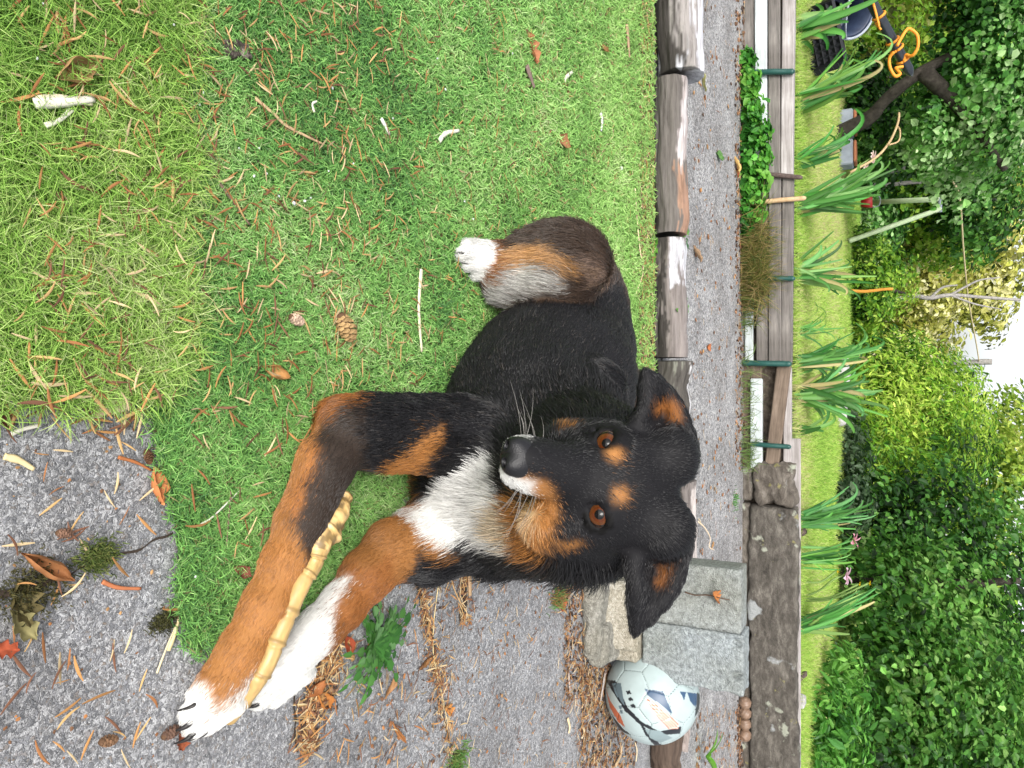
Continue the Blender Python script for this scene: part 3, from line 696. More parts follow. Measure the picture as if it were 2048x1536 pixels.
# ================================================================== litter
M_dead = attrmat('dry_leaf', .7, .25, .15)
M_bits = attrmat('litter', .8, .2)
M_shiny = attrmat('shell', .3, .5)
on_turf = lambda x, y: (y < TURF_R * FPX) if False else None
def surf_z(P):
    X, Y = P[0], P[1]
    if Y > LOG_Y + .1: return .008
    if (X < TURF_R and SEAM_Y < Y < LOG_Y - .01): return .011
    if (X < SLAB_X and Y <= SEAM_Y): return .020
    return .003
def dry_leaf(px_, py_, size, az, c, curl, kind, label, grp='dry leaves on the ground', nu=13, nv=9):
    """size in metres; kind: outline; curled along its midrib and rolled at the tip"""
    P = G(px_, py_); z = surf_z(P); u = np.linspace(0, 1, nu); v = np.linspace(-1, 1, nv)
    Ug, Vg = np.meshgrid(u, v, indexing='ij')
    if kind == 'oval': wd = .36 * np.sin(np.pi * np.clip(u, .02, .98)) ** .8
    elif kind == 'lance': wd = .17 * np.sin(np.pi * np.clip(u, .02, .98)) ** .7
    else: wd = .30 * np.sin(np.pi * np.clip(u, .02, .98)) ** .6 * (1 + .35 * np.sin(u * 19))
    wd = wd * (.8 + .5 * vnoise(np.c_[u * 6, 0 * u, 0 * u], 1, int(px_) % 31))
    y = Vg * wd[:, None] * size; x = (Ug - .5) * size * (1 - .15 * abs(Vg))
    rx = curl * 2.6 * (abs(Vg)); r_ = wd[:, None] * size / np.maximum(curl * 2.6, .05)
    yy = np.sign(Vg) * r_ * np.sin(np.minimum(rx, 3.0)); zz = r_ * (1 - np.cos(np.minimum(rx, 3.0)))
    zz = zz + curl * .25 * size * (Ug - .4) ** 2 * 2 + .30 * size * (fbm(np.stack([Ug * 4, Vg * 2.2, 0 * Ug], -1), 1, int(px_) % 37, 3) - .5)
    ca, sa = math.cos(az), math.sin(az)
    V = np.stack([x * ca - yy * sa, x * sa + yy * ca, zz], -1).reshape(-1, 3)
    tlt = rng.normal(0, .15, 2); V[:, 2] += V[:, 0] * tlt[0] + V[:, 1] * tlt[1]; V[:, 2] += z - np.percentile(V[:, 2], 8)
    V[:, 2] = np.maximum(V[:, 2], .002)
    Cc = np.tile(np.array(c), (nu * nv, 1)) * (.6 + .8 * fbm(np.c_[Ug.ravel() * 5, Vg.ravel() * 3, 0 * Ug.ravel()], 1, int(py_)))[:, None]
    rib = (abs(Vg) < .1).ravel(); Cc[rib] *= 1.2
    idx = np.arange(nu * nv).reshape(nu, nv); Fq = np.stack([idx[:-1, :-1], idx[1:, :-1], idx[1:, 1:], idx[:-1, 1:]], -1).reshape(-1, 4)
    o = link('dry_leaf', mesh_np('dry_leaf', V, Fq, True, Cc), None, M_dead); o.location = (P[0], P[1], 0)
    tag(o, label, 'leaf', grp); return o
OR, BR_, DK, RD, OLV, CRM = (.45, .17, .05), (.30, .15, .06), (.13, .065, .035), (.32, .07, .03), (.20, .17, .05), (.55, .45, .28)
LEAVES = [
 (118, 152, .046, 2.2, (.36, .22, .10), .75, 'oval', 'large crumpled brown leaf lying in the yellow green grass'),
 (82, 1132, .048, .9, (.30, .13, .05), .95, 'oval', 'tightly rolled brown leaf on the grey slab'),
 (40, 1205, .040, .2, (.10, .08, .03), .5, 'ragged', 'dull dark leaf at the dark crack of the grey slab'),
 (38, 1248, .034, .6, (.26, .23, .10), .5, 'ragged', 'yellow olive creased leaf beside the dark crack in the slab'),
 (306, 970, .036, .1, (.50, .19, .07), .85, 'oval', 'ribbed orange brown leaf curled against the turf corner'),
 (530, 745, .036, 1.2, (.42, .22, .08), .8, 'oval', 'curled tan leaf on the green turf left of the elbow'),
 (1050, 98, .060, .5, (.36, .15, .07), .5, 'ragged', 'ragged reddish brown leaf far out on the turf'),
 (1110, 285, .05, 1.3, (.32, .15, .07), .5, 'oval', 'small brown leaf on the turf before the long thin log'),
 (1195, 98, .05, 1.5, (.30, .17, .07), .5, 'lance', 'narrow brown leaf on the turf near the silver log'),
 (4, 1296, .022, 1.2, RD, .4, 'ragged', 'dark red leaf scrap at the very edge of the slab'),
 (356, 1482, .022, .3, (.25, .07, .03), .5, 'ragged', 'dark red brown torn leaf by the paw with claws'),
 (372, 1432, .018, .8, (.20, .05, .03), .4, 'ragged', 'tiny red leaf scrap touching the claws'),
 (466, 1140, .026, 1.0, (.26, .09, .06), .6, 'oval', 'dark red leaf on the turf beside the foreleg'),
 (826, 1138, .040, .4, (.55, .15, .04), .5, 'ragged', 'bright rust red leaf by the far foreleg on the concrete'),
 (640, 1398, .038, .7, (.48, .19, .05), .7, 'oval', 'orange brown leaf in the needle heap below the white paw'),
 (622, 1376, .030, 2.0, (.36, .14, .05), .6, 'oval', 'brown leaf half buried in needles next to the white paw'),
 (690, 1290, .030, .3, (.34, .07, .03), .5, 'oval', 'deep red leaf under the left side of the weed rosette'),
 (788, 1462, .042, .5, (.32, .14, .05), .9, 'lance', 'brown rolled leaf standing on the open concrete'),
 (775, 1370, .040, 2.5, (.34, .18, .08), .6, 'lance', 'brown strap shaped leaf under the weed rosette'),
 (845, 1325, .034, 1.9, (.30, .15, .06), .6, 'lance', 'thin brown leaf lying in the crack of the concrete'),
 (892, 1418, .034, .9, (.55, .24, .07), .6, 'ragged', 'orange leaf at the crack right of the weed rosette'),
 (1118, 1205, .04, .2, (.38, .10, .04), .5, 'oval', 'rust leaf beside the small moss tuft on the concrete'),
 (1305, 532, .075, .8, CRM, .55, 'oval', 'pale cream curled leaf leaning against the split log'),
 (1400, 160, .085, .2, (.45, .44, .18), .3, 'lance', 'yellow green fallen leaf on the gravelly path'),
 (1467, 330, .07, .4, (.60, .38, .14), .4, 'oval', 'pale orange leaf at the far edge of the path by the ivy'),
 (1432, 312, .07, 1.5, (.10, .22, .06), .3, 'oval', 'green fallen leaf on the gravelly path'),
 (1384, 508, .06, .2, (.30, .20, .12), .5, 'oval', 'brown leaf on the path beyond the split log'),
 (1412, 695, .05, 1.5, (.46, .16, .06), .4, 'oval', 'rust coloured leaf in the middle of the path'),
 (1470, 345, .05, .5, (.30, .07, .03), .4, 'oval', 'dark red leaf on the path beside the ivy'),
 (1420, 1190, .045, .9, (.45, .18, .06), .5, 'ragged', 'orange leaf caught on the twig across the grey block'),
 (5, 838, .020, .4, (.16, .06, .04), .5, 'oval', 'dark leaf where the slab meets the yellow grass'),
 (945, 470, .0, 0, BR_, .5, 'oval', '')]
for L in LEAVES:
    if L[2] > 0:
        o = dry_leaf(*L)
        if 'twig across' in L[7]:
            q = Q(1422, 1192, BY - .014); o.location = tuple(q); 
def straw(pix, r, c, label, name='straw', cat='straw', z=None, flatn=.45, grp='straw and twigs on the ground', m=None, P3=None):
    P = np.array(P3) if P3 is not None else np.array([G(x, y) for x, y in pix])
    if P3 is None:
        for q in P: q[2] = surf_z(q) + r * .8 if z is None else z
    P = bezier(P, max(8, 6 * len(P))); n = len(P); rr = r * (1 - .35 * np.linspace(0, 1, n) ** 2) * (.85 + .3 * vnoise(P, 200, 3))
    mb = MB(); mb.cur = c; mb.tube(P, rr, 6, squash=flatn); o = mb.build(name, m or M_bits, None, True, True); tag(o, label, cat, grp); return o
TW = (.20, .14, .10); STR = (.66, .56, .36); WHT = (.72, .68, .58)
for pix, r, c, lb in [
 ([(32, 217), (92, 214), (152, 208)], .0042, WHT, 'broad cream splinter of wood in the yellow green grass'),
 ([(36, 207), (90, 206), (150, 217)], .0030, (.70, .62, .45), 'second cream splinter lying against the broad one'),
 ([(58, 262), (90, 245), (128, 195)], .0016, WHT, 'thin bleached straw crossing the cream splinters'),
 ([(54, 258), (85, 250), (118, 226)], .0016, WHT, 'short bleached straw below the cream splinters'),
 ([(826, 540), (821, 620), (827, 704)], .0036, (.74, .66, .48), 'straight pale straw standing out on the turf left of the dog'),
 ([(492, 200), (530, 232), (560, 258), (630, 292)], .0022, (.55, .38, .22), 'bent tan twig on the turf'),
 ([(612, 228), (608, 212), (617, 206)], .0018, WHT, 'tiny pale chip of straw near the bent twig'),
 ([(862, 285), (875, 270), (902, 264)], .0040, WHT, 'forked white splinter on the turf'),
 ([(745, 240), (755, 258), (762, 272)], .0034, (.72, .70, .64), 'white chip on the turf above the forked splinter'),
 ([(382, 1048), (410, 1030), (464, 978)], .0011, WHT, 'thin white straw beside the foreleg on the turf'),
 ([(445, 980), (440, 1040), (436, 1090)], .0011, TW, 'thin dark twig beside the foreleg on the turf'),
 ([(422, 370), (450, 408), (482, 452)], .0019, TW, 'dark twig on the turf between the pale stones'),
 ([(1115, 164), (1122, 154), (1132, 146)], .0048, WHT, 'white peeled chip far out on the turf'),
 ([(1188, 228), (1191, 245), (1189, 264)], .0058, (.62, .60, .60), 'grey white feathery chip on the turf near the log'),
 ([(1185, 325), (1200, 295), (1216, 272), (1212, 250)], .0022, (.60, .46, .28), 'bent straw on the turf near the log'),
 ([(1260, 150), (1268, 140), (1273, 134)], .0022, STR, 'short straw on the turf by the silver log'),
 ([(1260, 378), (1264, 440), (1270, 500), (1276, 545), (1262, 588)], .0030, (.70, .56, .36), 'long pale straw lying along the turf edge behind the hip'),
 ([(1282, 440), (1285, 480), (1278, 520)], .0022, STR, 'second pale straw along the turf edge behind the hip'),
 ([(1240, 52), (1243, 85), (1246, 118)], .0075, (.36, .24, .15), 'flat brown strip of bark on the turf by the silver log'),
 ([(1037, 135), (1045, 158), (1052, 178)], .0068, (.20, .14, .12), 'dark strip of bark on the turf'),
 ([(330, 1300), (345, 1260), (356, 1205)], .0022, (.66, .54, .30), 'split straw at the turf corner by the paw'),
 ([(308, 1345), (325, 1300), (352, 1235)], .0013, STR, 'fine straw running from the turf corner onto the slab'),
 ([(0, 912), (30, 920), (60, 938)], .0030, (.72, .58, .32), 'pale split straw on the slab under the yellow grass'),
 ([(15, 868), (40, 858), (75, 850)], .0020, WHT, 'pale straw at the edge between slab and yellow grass'),
 ([(196, 1008), (225, 1012), (270, 1062)], .0, STR, ''),
 ([(230, 914), (265, 924), (296, 940)], .0016, (.38, .14, .05), 'red brown twig on the slab'),
 ([(198, 1162), (230, 1174), (275, 1176)], .0021, (.45, .16, .07), 'rust coloured curved twig on the slab'),
 ([(925, 1100), (930, 1140), (932, 1190)], .0060, (.42, .28, .16), 'brown stick in the hollow of the concrete under the chest'),
 ([(876, 1108), (868, 1200), (862, 1300), (880, 1390), (890, 1440)], .0012, (.62, .48, .24), 'long thin straw lying along the crack in the concrete'),
 ([(888, 1108), (905, 1180), (935, 1235)], .0014, (.50, .32, .15), 'curved straw right of the crack in the concrete'),
 ([(1132, 1345), (1134, 1370), (1135, 1390)], .0034, (.40, .34, .30), 'grey chip at the edge of the needle litter by the rubble'),
 ([(1160, 1450), (1163, 1465), (1158, 1475)], .0042, (.62, .50, .32), 'pale chip in the needle litter in front of the ball'),
 ([(1130, 1436), (1134, 1452), (1132, 1466)], .0040, (.62, .48, .30), 'tan chip in the needle litter'),
 ([(1225, 1530), (1235, 1510), (1238, 1490)], .0055, (.46, .33, .20), 'broad tan splinter in the needle litter below the ball'),
 ([(1268, 1522), (1270, 1500), (1266, 1484)], .0030, (.62, .50, .32), 'pale straw under the ball'),
 ([(1206, 1340), (1200, 1375), (1195, 1405)], .0050, (.36, .32, .30), 'grey curled leaf stalk between rubble and football'),
]:
    if r > 0: straw(pix, r, c, lb)
# twig across the block face, wire by the splintered log
q = [Q(1370, 1184, BY - .006), Q(1390, 1190, BY - .008), Q(1415, 1190, BY - .010), Q(1440, 1196, BY - .008), Q(1460, 1200, BY - .004)]
straw(None, .0028, (.10, .06, .04), 'dark twig with dead leaves stuck across the face of the warmer grey block', 'twig', 'twig', P3=q)
straw([(1358, 1040), (1372, 1052), (1384, 1072), (1382, 1090), (1392, 1096)], .003, (.66, .52, .36), 'pale root fibre curling over the splintered log', 'root', 'root', z=.06)
# chunk of bark, pine cones, stones
M_bark = noisy('loose_bark', [(.36, (.02, .016, .014)), (.5, (.10, .08, .065)), (.66, (.36, .30, .25))], 160, .95, bmp=.9, bdist=.004)
g = G(459, 104); o = rough_block('bark_piece', (-.009, -.017, 0), (.009, .017, .007), M_bark, .004, 71, .002, sc=90, rnd=.004, M=RZ(g[0], g[1], .25) + np.array([[0] * 4, [0] * 4, [0, 0, 0, .008], [0] * 4]))
tag(o, 'flake of grey lichened bark on the turf', 'bark')
g = G(210, 805); o = rough_block('wood_chip', (-.010, -.016, 0), (.010, .016, .006), noisy('pale_wood', [(.3, (.48, .36, .2)), (.7, (.72, .62, .45))], 150, .8), .003, 73, .002, sc=80, rnd=.003, M=RZ(g[0], g[1], .2) + np.array([[0] * 4, [0] * 4, [0, 0, 0, .006], [0] * 4]))
tag(o, 'splintered pale wood chip where slab, turf and yellow grass meet', 'wood chip')
def cone(px_, py_, s, label, c=(.34, .22, .10)):
    P = G(px_, py_); z = surf_z(P); e = empty('fir_cone', (P[0], P[1], z + s * .26), rng.uniform(0, 3)); tag(e, label, 'cone', 'small cones on the ground')
    core = MB(); core.cur = (.10, .055, .03); core.tube([(-s * .5, 0, 0), (-s * .3, 0, 0), (s * .2, 0, 0), (s * .48, 0, 0)], [s * .12, s * .2, s * .18, s * .06], 8); core.build('core', M_bits, e, True, True)
    mb = MB(); N_ = 46
    for i in range(N_):
        t = i / N_; a = i * 2.399; r = s * .30 * math.sin(math.pi * min(.12 + t * .80, 1)) ** .7; x = -s * .45 + t * s * .92
        cpos = np.array((x, r * math.cos(a), r * math.sin(a))); rd = np.array((0, math.cos(a), math.sin(a))); tg = np.array((0, -math.sin(a), math.cos(a))); f = np.array((1., 0, 0))
        mb.cur = tuple(np.array(c) * random.uniform(.6, 1.4)); w_ = s * .13
        b0 = cpos - rd * r * .6 - f * s * .05
        mb.add([b0 - tg * w_ * .5, b0 + tg * w_ * .5, cpos + tg * w_ + f * s * .04, cpos + f * s * .09 + rd * s * .03, cpos - tg * w_ + f * s * .04, cpos + rd * s * .015], [(0, 1, 2, 5), (0, 5, 4), (2, 3, 5), (3, 4, 5), ])
    mb.build('scale', M_bits, e, False, True)['kind'] = 'stuff'
cone(665, 655, .036, 'open brown cone on the turf left of the dog')
cone(570, 640, .020, 'small pale broken cone on the turf near the open one', (.42, .30, .22))
cone(287, 912, .014, 'tiny dark cone on the slab at the turf corner', (.12, .06, .03))
cone(205, 1478, .016, 'small dark crumbled cone on the slab far below the paws', (.16, .09, .05))
cone(118, 1065, .013, 'little brown bud shaped cone on the slab', (.16, .09, .06))
cone(330, 1462, .018, 'dark slender cone beside the torn red leaf', (.12, .07, .05))
def pebble_mesh(seed):
    V, Fq = ico(2); k_ = 1 + .55 * (fbm(V, 1.3, seed, 2) - .5); V = V * k_[:, None] * np.array((1, .75, .55)); me = mesh_np('pebble', V, Fq, False, np.tile((.62, .62, .63), (len(V), 1))); me.materials.append(M_bits); return me
PM = [pebble_mesh(s_) for s_ in range(4)]
pebs = [(40, 128, 9), (490, 355, 8), (515, 350, 7), (570, 409, 11), (592, 405, 9), (604, 398, 6), (540, 395, 7), (648, 180, 7), (876, 182, 6), (617, 182, 6), (628, 820, 8), (745, 330, 6), (932, 440, 6), (1232, 338, 9), (460, 300, 6), (372, 1150, 7),
        (375, 20, 8), (393, 28, 7), (315, 60, 7), (52, 20, 6), (72, 196, 7), (500, 300, 6), (388, 190, 8), (380, 214, 7), (915, 405, 6), (860, 120, 6), (1170, 430, 5), (745, 380, 5), (690, 330, 5), (240, 1260, 5), (163, 1358, 4), (770, 240, 5), (1012, 110, 5), (640, 345, 5)]
for i, (x, y, s_) in enumerate(pebs):
    P = G(x, y); o = bpy.data.objects.new('pebble', PM[i % 4]); col.objects.link(o); o.location = (P[0], P[1], surf_z(P) + .002); r = s_ / 1500 * P[1] * 1.1 * .55
    o.scale = (r, r, r); o.rotation_euler = (0, 0, rng.uniform(0, 6)); tag(o, 'small whitish stone chip lying among the grass', 'stone chip', 'whitish stone chips in the turf')
# snail shells in a row beside the stone beam
for i, (x, y) in enumerate(((1481, 1404), (1480, 1424), (1481, 1446), (1480, 1468))):
    P = Q(x, y, PATH_Y - .06); P[2] = max(P[2], .03)
    V, Fq = sphere_mesh(18, 28); ph = np.arctan2(V[:, 1], V[:, 0]); rr = .026 * (1 + .06 * np.sin(3 * ph + 12 * V[:, 2]))
    cc = np.array((.17, .11, .075)) * (.7 + .8 * fbm(V * np.array((1, 1, 4)), 3, i, 3))[:, None]
    o = link('snail_shell', mesh_np('snail_shell', V * rr[:, None], Fq, True, cc), None, M_shiny); o.location = tuple(P)
    o.rotation_euler = tuple(rng.uniform(0, 3, 3))
    tag(o, ('shiny brown snail shell touching the block, first of the row by the stone beam', 'shiny brown snail shell, second from the block along the stone beam', 'shiny brown snail shell, third from the block along the stone beam', 'shiny brown snail shell farthest from the block along the stone beam')[i], 'snail shell', 'row of snail shells by the stone beam')

# ---- conifer needles: the nearest ones as objects, the rest as litter
NCOL = [(.43, .22, .08), (.52, .33, .14), (.30, .13, .05), (.58, .44, .25), (.18, .085, .05)]
def needle_mesh(i):
    n = 7; t = np.linspace(0, 1, n); bend = rng.normal(0, .04); wv = .0021 * np.sin(np.pi * np.clip(t, .06, .94)) ** .6
    x = (t - .5) * .021; y = bend * .021 * (t - .5) ** 2 * 4; z = .0005 * np.sin(np.pi * t) + .0006
    V = np.concatenate([np.stack([x, y - wv * .5, z], 1), np.stack([x, y, z + .0005], 1), np.stack([x, y + wv * .5, z], 1)])
    F1 = [(k, k + 1, k + 1 + n, k + n) for k in range(n - 1)] + [(k + n, k + 1 + n, k + 1 + 2 * n, k + 2 * n) for k in range(n - 1)]
    me = mesh_np('needle', V, np.array(F1), True, np.tile(np.array(NCOL[i % 5]), (len(V), 1))); me.materials.append(M_bits); return me
NM = [needle_mesh(i) for i in range(10)]
def nplace(n, fn): 
    o = []
    while len(o) < n:
        x, y = fn(); P = G(x, y)
        if P is not None: o.append(P)
    return np.array(o)
U = rng.uniform
cand = []
def region(n, x0, x1, y0, y1, s=1.0):
    for _ in range(n): cand.append((*G(U(x0, x1), U(y0, y1))[:2], s))
# near turf, yellow grass, slab
region(150, 350, 700, 0, 800, .88); region(105, 0, 350, 0, 790, 1.05); region(62, 0, 340, 820, 1536); region(40, 330, 620, 800, 1100); region(30, 0, 290, 790, 850, 1.3)
reg_near = len(cand)
region(330, 360, 700, 0, 830, .9); region(480, 640, 980, 0, 830, .85); region(420, 960, 1290, 0, 470, .85); region(170, 0, 350, 0, 790, .85); region(420, 1268, 1300, 340, 800, 1.0); region(160, 1270, 1300, 0, 340)
for _ in range(420):
    t = U(0, 1); cand.append((*G(np.interp(t, (0, .5, 1), (668, 628, 604)) + rng.normal(0, 20 - 8 * t), np.interp(t, (0, .5, 1), (1295, 1390, 1500)) + rng.normal(0, 16))[:2], .8))
region(700, 1150, 1260, 1330, 1536, .9); region(420, 1120, 1190, 1120, 1420, .9); region(300, 880, 1200, 1150, 1536, .75); region(160, 700, 900, 1120, 1536, .8)
region(280, 1466, 1484, 0, 930, 1.3); region(130, 1380, 1470, 0, 1110, 1.3); region(130, 1385, 1480, 1420, 1536, 1.2); region(60, 570, 900, 1300, 1536)
for _ in range(330):
    t = U(0, 1); x = np.interp(t, (0, .15, .4, .55, .8, 1), (815, 845, 855, 870, 882, 915)); y = np.interp(t, (0, .15, .4, .55, .8, 1), (1120, 1190, 1270, 1340, 1430, 1536)); cand.append((*G(x + rng.normal(0, 8), y + rng.normal(0, 8))[:2], .8))
for _ in range(120):
    cand.append((*G(925 + rng.normal(0, 9), U(1110, 1250))[:2], .8))
cand = np.array(cand); 
dst = np.hypot(cand[:, 0], cand[:, 1]); 
in_sl = lambda X, Y: (X > SLAB_X and Y < SEAM_Y) or X > TURF_R
MBv, MBf, MBc = [], [], []; nobj = 0; base = 0
for i, (X, Y, s_) in enumerate(cand):
    z = surf_z((X, Y)) + U(0, .0015); az = U(0, 6.28); sc_ = s_ * U(.65, 1.35); tl = rng.normal(0, .12); me = NM[i % 10]
    if i < reg_near and nobj < 300:
        o = bpy.data.objects.new('conifer_needle', me); col.objects.link(o); o.location = (X, Y, z); o.rotation_euler = (rng.normal(0, .3), tl, az); o.scale = (sc_, sc_ * U(.75, 1.2), sc_)
        if in_sl(X, Y): tag(o, 'fallen rust brown conifer needle lying on the grey slab', 'needle', 'conifer needles on the grey slab')
        elif Y < SEAM_Y: tag(o, 'fallen tan conifer needle lying in the yellow green grass', 'needle', 'conifer needles in the yellow green grass')
        else: tag(o, 'fallen rust brown conifer needle lying on the short green turf', 'needle', 'conifer needles on the green turf')
        nobj += 1
    else:
        V = np.array([v.co[:] for v in me.vertices]) * sc_; ca, sa = math.cos(az), math.sin(az)
        V = np.stack([V[:, 0] * ca - V[:, 1] * sa, V[:, 0] * sa + V[:, 1] * ca, V[:, 2] + tl * V[:, 0] + z], 1) + np.array((X, Y, 0))
        V[:, 2] += U(0, .006) * (s_ > .8)
        Fq = np.array([p.vertices[:] for p in me.polygons]); MBv.append(V); MBf.append(Fq + base); base += len(V); MBc.append(np.tile(np.array(NCOL[rng.integers(5)]) * U(.5, 1.2), (len(V), 1)))
o = link('conifer_needle_litter', mesh_np('conifer_needle_litter', np.concatenate(MBv), np.concatenate(MBf), True, np.concatenate(MBc)), None, M_bits); tag(o, kind='stuff')
# crumbled bark and soil under the heaps
def crumb(name, regs, cols, fl=.5):
    V_, F_2, C_ = [], [], []; b0 = 0; v0, f0 = ico(1)
    for n, x0, x1, y0, y1, s0, s1 in regs:
        for _ in range(n):
            P = G(U(x0, x1), U(y0, y1)); s_ = U(s0, s1); v = v0 * np.array((1, U(.4, 1), fl)) * s_ * U(.7, 1.3, (len(v0), 1)); a = U(0, 6.28); ca, sa = math.cos(a), math.sin(a)
            v = np.stack([v[:, 0] * ca - v[:, 1] * sa, v[:, 0] * sa + v[:, 1] * ca, v[:, 2]], 1) + np.array((P[0], P[1], surf_z(P) + s_ * .2)); V_.append(v); F_2.append(f0 + b0); b0 += len(v); C_.append(np.tile(np.array(cols[rng.integers(len(cols))]) * U(.6, 1.3), (len(v), 1)))
    o = link(name, mesh_np(name, np.concatenate(V_), np.concatenate(F_2), False, np.concatenate(C_)), None, M_bits); tag(o, kind='stuff')
crumb('bark_crumbs', [(500, 1268, 1302, 300, 800, .002, .007), (260, 1268, 1300, 0, 330, .002, .006), (700, 1160, 1270, 1330, 1536, .002, .006), (420, 1125, 1180, 1130, 1400, .002, .005), (200, 610, 670, 1300, 1420, .0015, .004), (100, 596, 630, 1400, 1500, .0015, .004), (420, 1466, 1486, 0, 940, .004, .011), (120, 840, 900, 1120, 1536, .001, .003), (200, 1470, 1486, 1400, 1536, .004, .01),
    (120, 350, 1260, 0, 800, .001, .0028)], [(.13, .07, .04), (.085, .05, .033), (.26, .15, .09), (.05, .033, .026)])
crumb('leaf_crumbs', [(230, 1380, 1478, 0, 1130, .003, .011), (70, 1385, 1480, 1410, 1536, .003, .010), (220, 700, 1160, 1130, 1536, .0012, .0045), (60, 0, 340, 850, 1536, .0008, .0022)], [(.34, .15, .055), (.24, .11, .05), (.40, .23, .10), (.15, .08, .045)], .22)
# ================================================================== small plants near by
M_leaf = attrmat('leaf', .45, .35, .45)
def leaf_strip(base, tip, w, c, sag=0.0, n=9, fold=.25, lobes=0.0, side=None, wprof=None, seed=0):
    """one long leaf as a folded strip; returns V, F, C"""
    base = np.asarray(base, float); tip = np.asarray(tip, float); t = np.linspace(0, 1, n); d = tip - base; L = np.linalg.norm(d)
    P = base + t[:, None] * d; P[:, 2] += sag * L * (4 * t * (1 - t)) - 0
    T = np.gradient(P, axis=0); T /= np.linalg.norm(T, axis=1)[:, None]; ref = np.array((0, 0, 1.)) if side is None else np.asarray(side, float)
    S_ = np.cross(T, ref); S_ /= np.linalg.norm(S_, axis=1)[:, None] + 1e-9; Nn = np.cross(S_, T)
    wp = (np.sin(np.pi * np.clip(t, .0, 1) ** .7) ** .8 + .06) if wprof is None else wprof(t)
    wv = w * wp; 
    if lobes: wv = wv * (1 + lobes * np.sign(np.sin(t * 22 + seed)))
    V = np.concatenate([P + S_ * wv[:, None] + Nn * (fold * wv)[:, None], P, P - S_ * wv[:, None] + Nn * (fold * wv)[:, None]])
    Fq = np.array([(k, k + 1, k + 1 + n, k + n) for k in range(n - 1)] + [(k + n, k + 1 + n, k + 1 + 2 * n, k + 2 * n) for k in range(n - 1)])
    C = np.tile(np.asarray(c, float), (3 * n, 1)) * np.r_[np.ones(n), np.full(n, 1.25), np.full(n, .92)][:, None]
    return V, Fq, C
def rosette(name, label, cat, px_, py_, n, L0, L1, w, cols, lobes=.35, rise=(.1, .5), z=None, surf=None, pt=None, grp=None):
    P = G(px_, py_) if pt is None else np.asarray(pt, float); zz = (surf_z(P) if z is None else z) if pt is None else P[2]
    e = empty(name, (P[0], P[1], zz)); tag(e, label, cat, grp)
    for i in range(n):
        a = i * 2.4 + rng.normal(0, .25); L = U(L0, L1); el = U(*rise); tip = np.array((math.cos(a) * L * math.cos(el), math.sin(a) * L * math.cos(el), max(L * math.sin(el) * .6, .004)))
        V, Fq, C = leaf_strip((0, 0, .002), tip, w * U(.7, 1.2), np.array(cols[rng.integers(len(cols))]) * U(.75, 1.25), sag=.10, n=22, lobes=lobes, seed=i)
        link('leaf', mesh_np('leaf', V, Fq, True, C), e, M_leaf)
    return e
GR = [(.05, .17, .03), (.08, .24, .045), (.11, .28, .05), (.05, .15, .045)]
rosette('weed_rosette', 'ragged toothed green weed rosette growing from the patio crack by the white paw', 'weed', 742, 1290, 60, .025, .088, .0042, [(.03, .11, .02), (.05, .17, .03), (.09, .25, .05), (.14, .30, .10)], .75, (.03, .45))
rosette('weed_rosette', 'small green weed sprouting on the log where two logs meet', 'weed', 1318, 470, 9, .05, .10, .010, GR, .35, (.1, .6), z=.05)
rosette('weed_rosette', 'green toothed weed hanging over the split log', 'weed', 1318, 640, 8, .05, .11, .010, GR, .35, (.1, .6), z=.05)
rosette('weed_rosette', 'bright lance leaved seedling behind the football', 'weed', 1392, 1508, 6, .08, .13, .013, [(.13, .36, .03), (.18, .42, .05)], 0, (.4, .9), z=.03)
rosette('weed_rosette', 'tiny green seedling at the turf edge by the split log', 'weed', 1300, 500, 6, .03, .05, .008, [(.12, .32, .04)], .2, (.2, .8))
def tuft(name, label, cat, px_, py_, n, spread, L, cols, w=.0005, z=None, grp=None, tl=60):
    P = G(px_, py_); zz = surf_z(P) if z is None else z
    XY = np.c_[P[0] + rng.normal(0, spread, n), P[1] + rng.normal(0, spread * 1.4, n)]
    o = blades(name, XY, U(L * .6, L * 1.3, n), np.full(n, w), np.radians(U(10, tl, n)), np.clip(np.array(cols)[rng.integers(len(cols), size=n)] * U(.7, 1.3, (n, 1)), 0, 1), z0=zz)
    del o['kind']; tag(o, label, cat, grp); return o
MOSS = [(.06, .09, .02), (.10, .14, .03), (.16, .18, .05)]
tuft('moss_tuft', 'olive moss cushion in the crack of the slab', 'moss', 190, 1112, 700, .006, .006, MOSS)
tuft('moss_tuft', 'dark moss patch on the slab next to the turf corner', 'moss', 322, 1240, 400, .005, .005, [(.04, .04, .015), (.09, .09, .03)])
tuft('moss_tuft', 'olive moss along the crack at the slab edge', 'moss', 60, 1175, 600, .010, .005, [(.05, .05, .02), (.10, .09, .03)])
tuft('grass_tuft', 'little tuft of green and brown moss on the concrete below the cheek', 'grass', 1112, 1190, 220, .012, .018, [(.10, .22, .05), (.30, .16, .06)], .0006)
tuft('grass_tuft', 'small green tuft in the concrete at the picture\'s lower edge', 'grass', 908, 1522, 260, .010, .012, [(.10, .24, .05), (.14, .20, .05)], .0006)
tuft('grass_tuft', 'tiny green tuft in the middle of the path beyond the head', 'grass', 1465, 1000, 60, .02, .02, [(.08, .22, .05)], .001, z=.006)
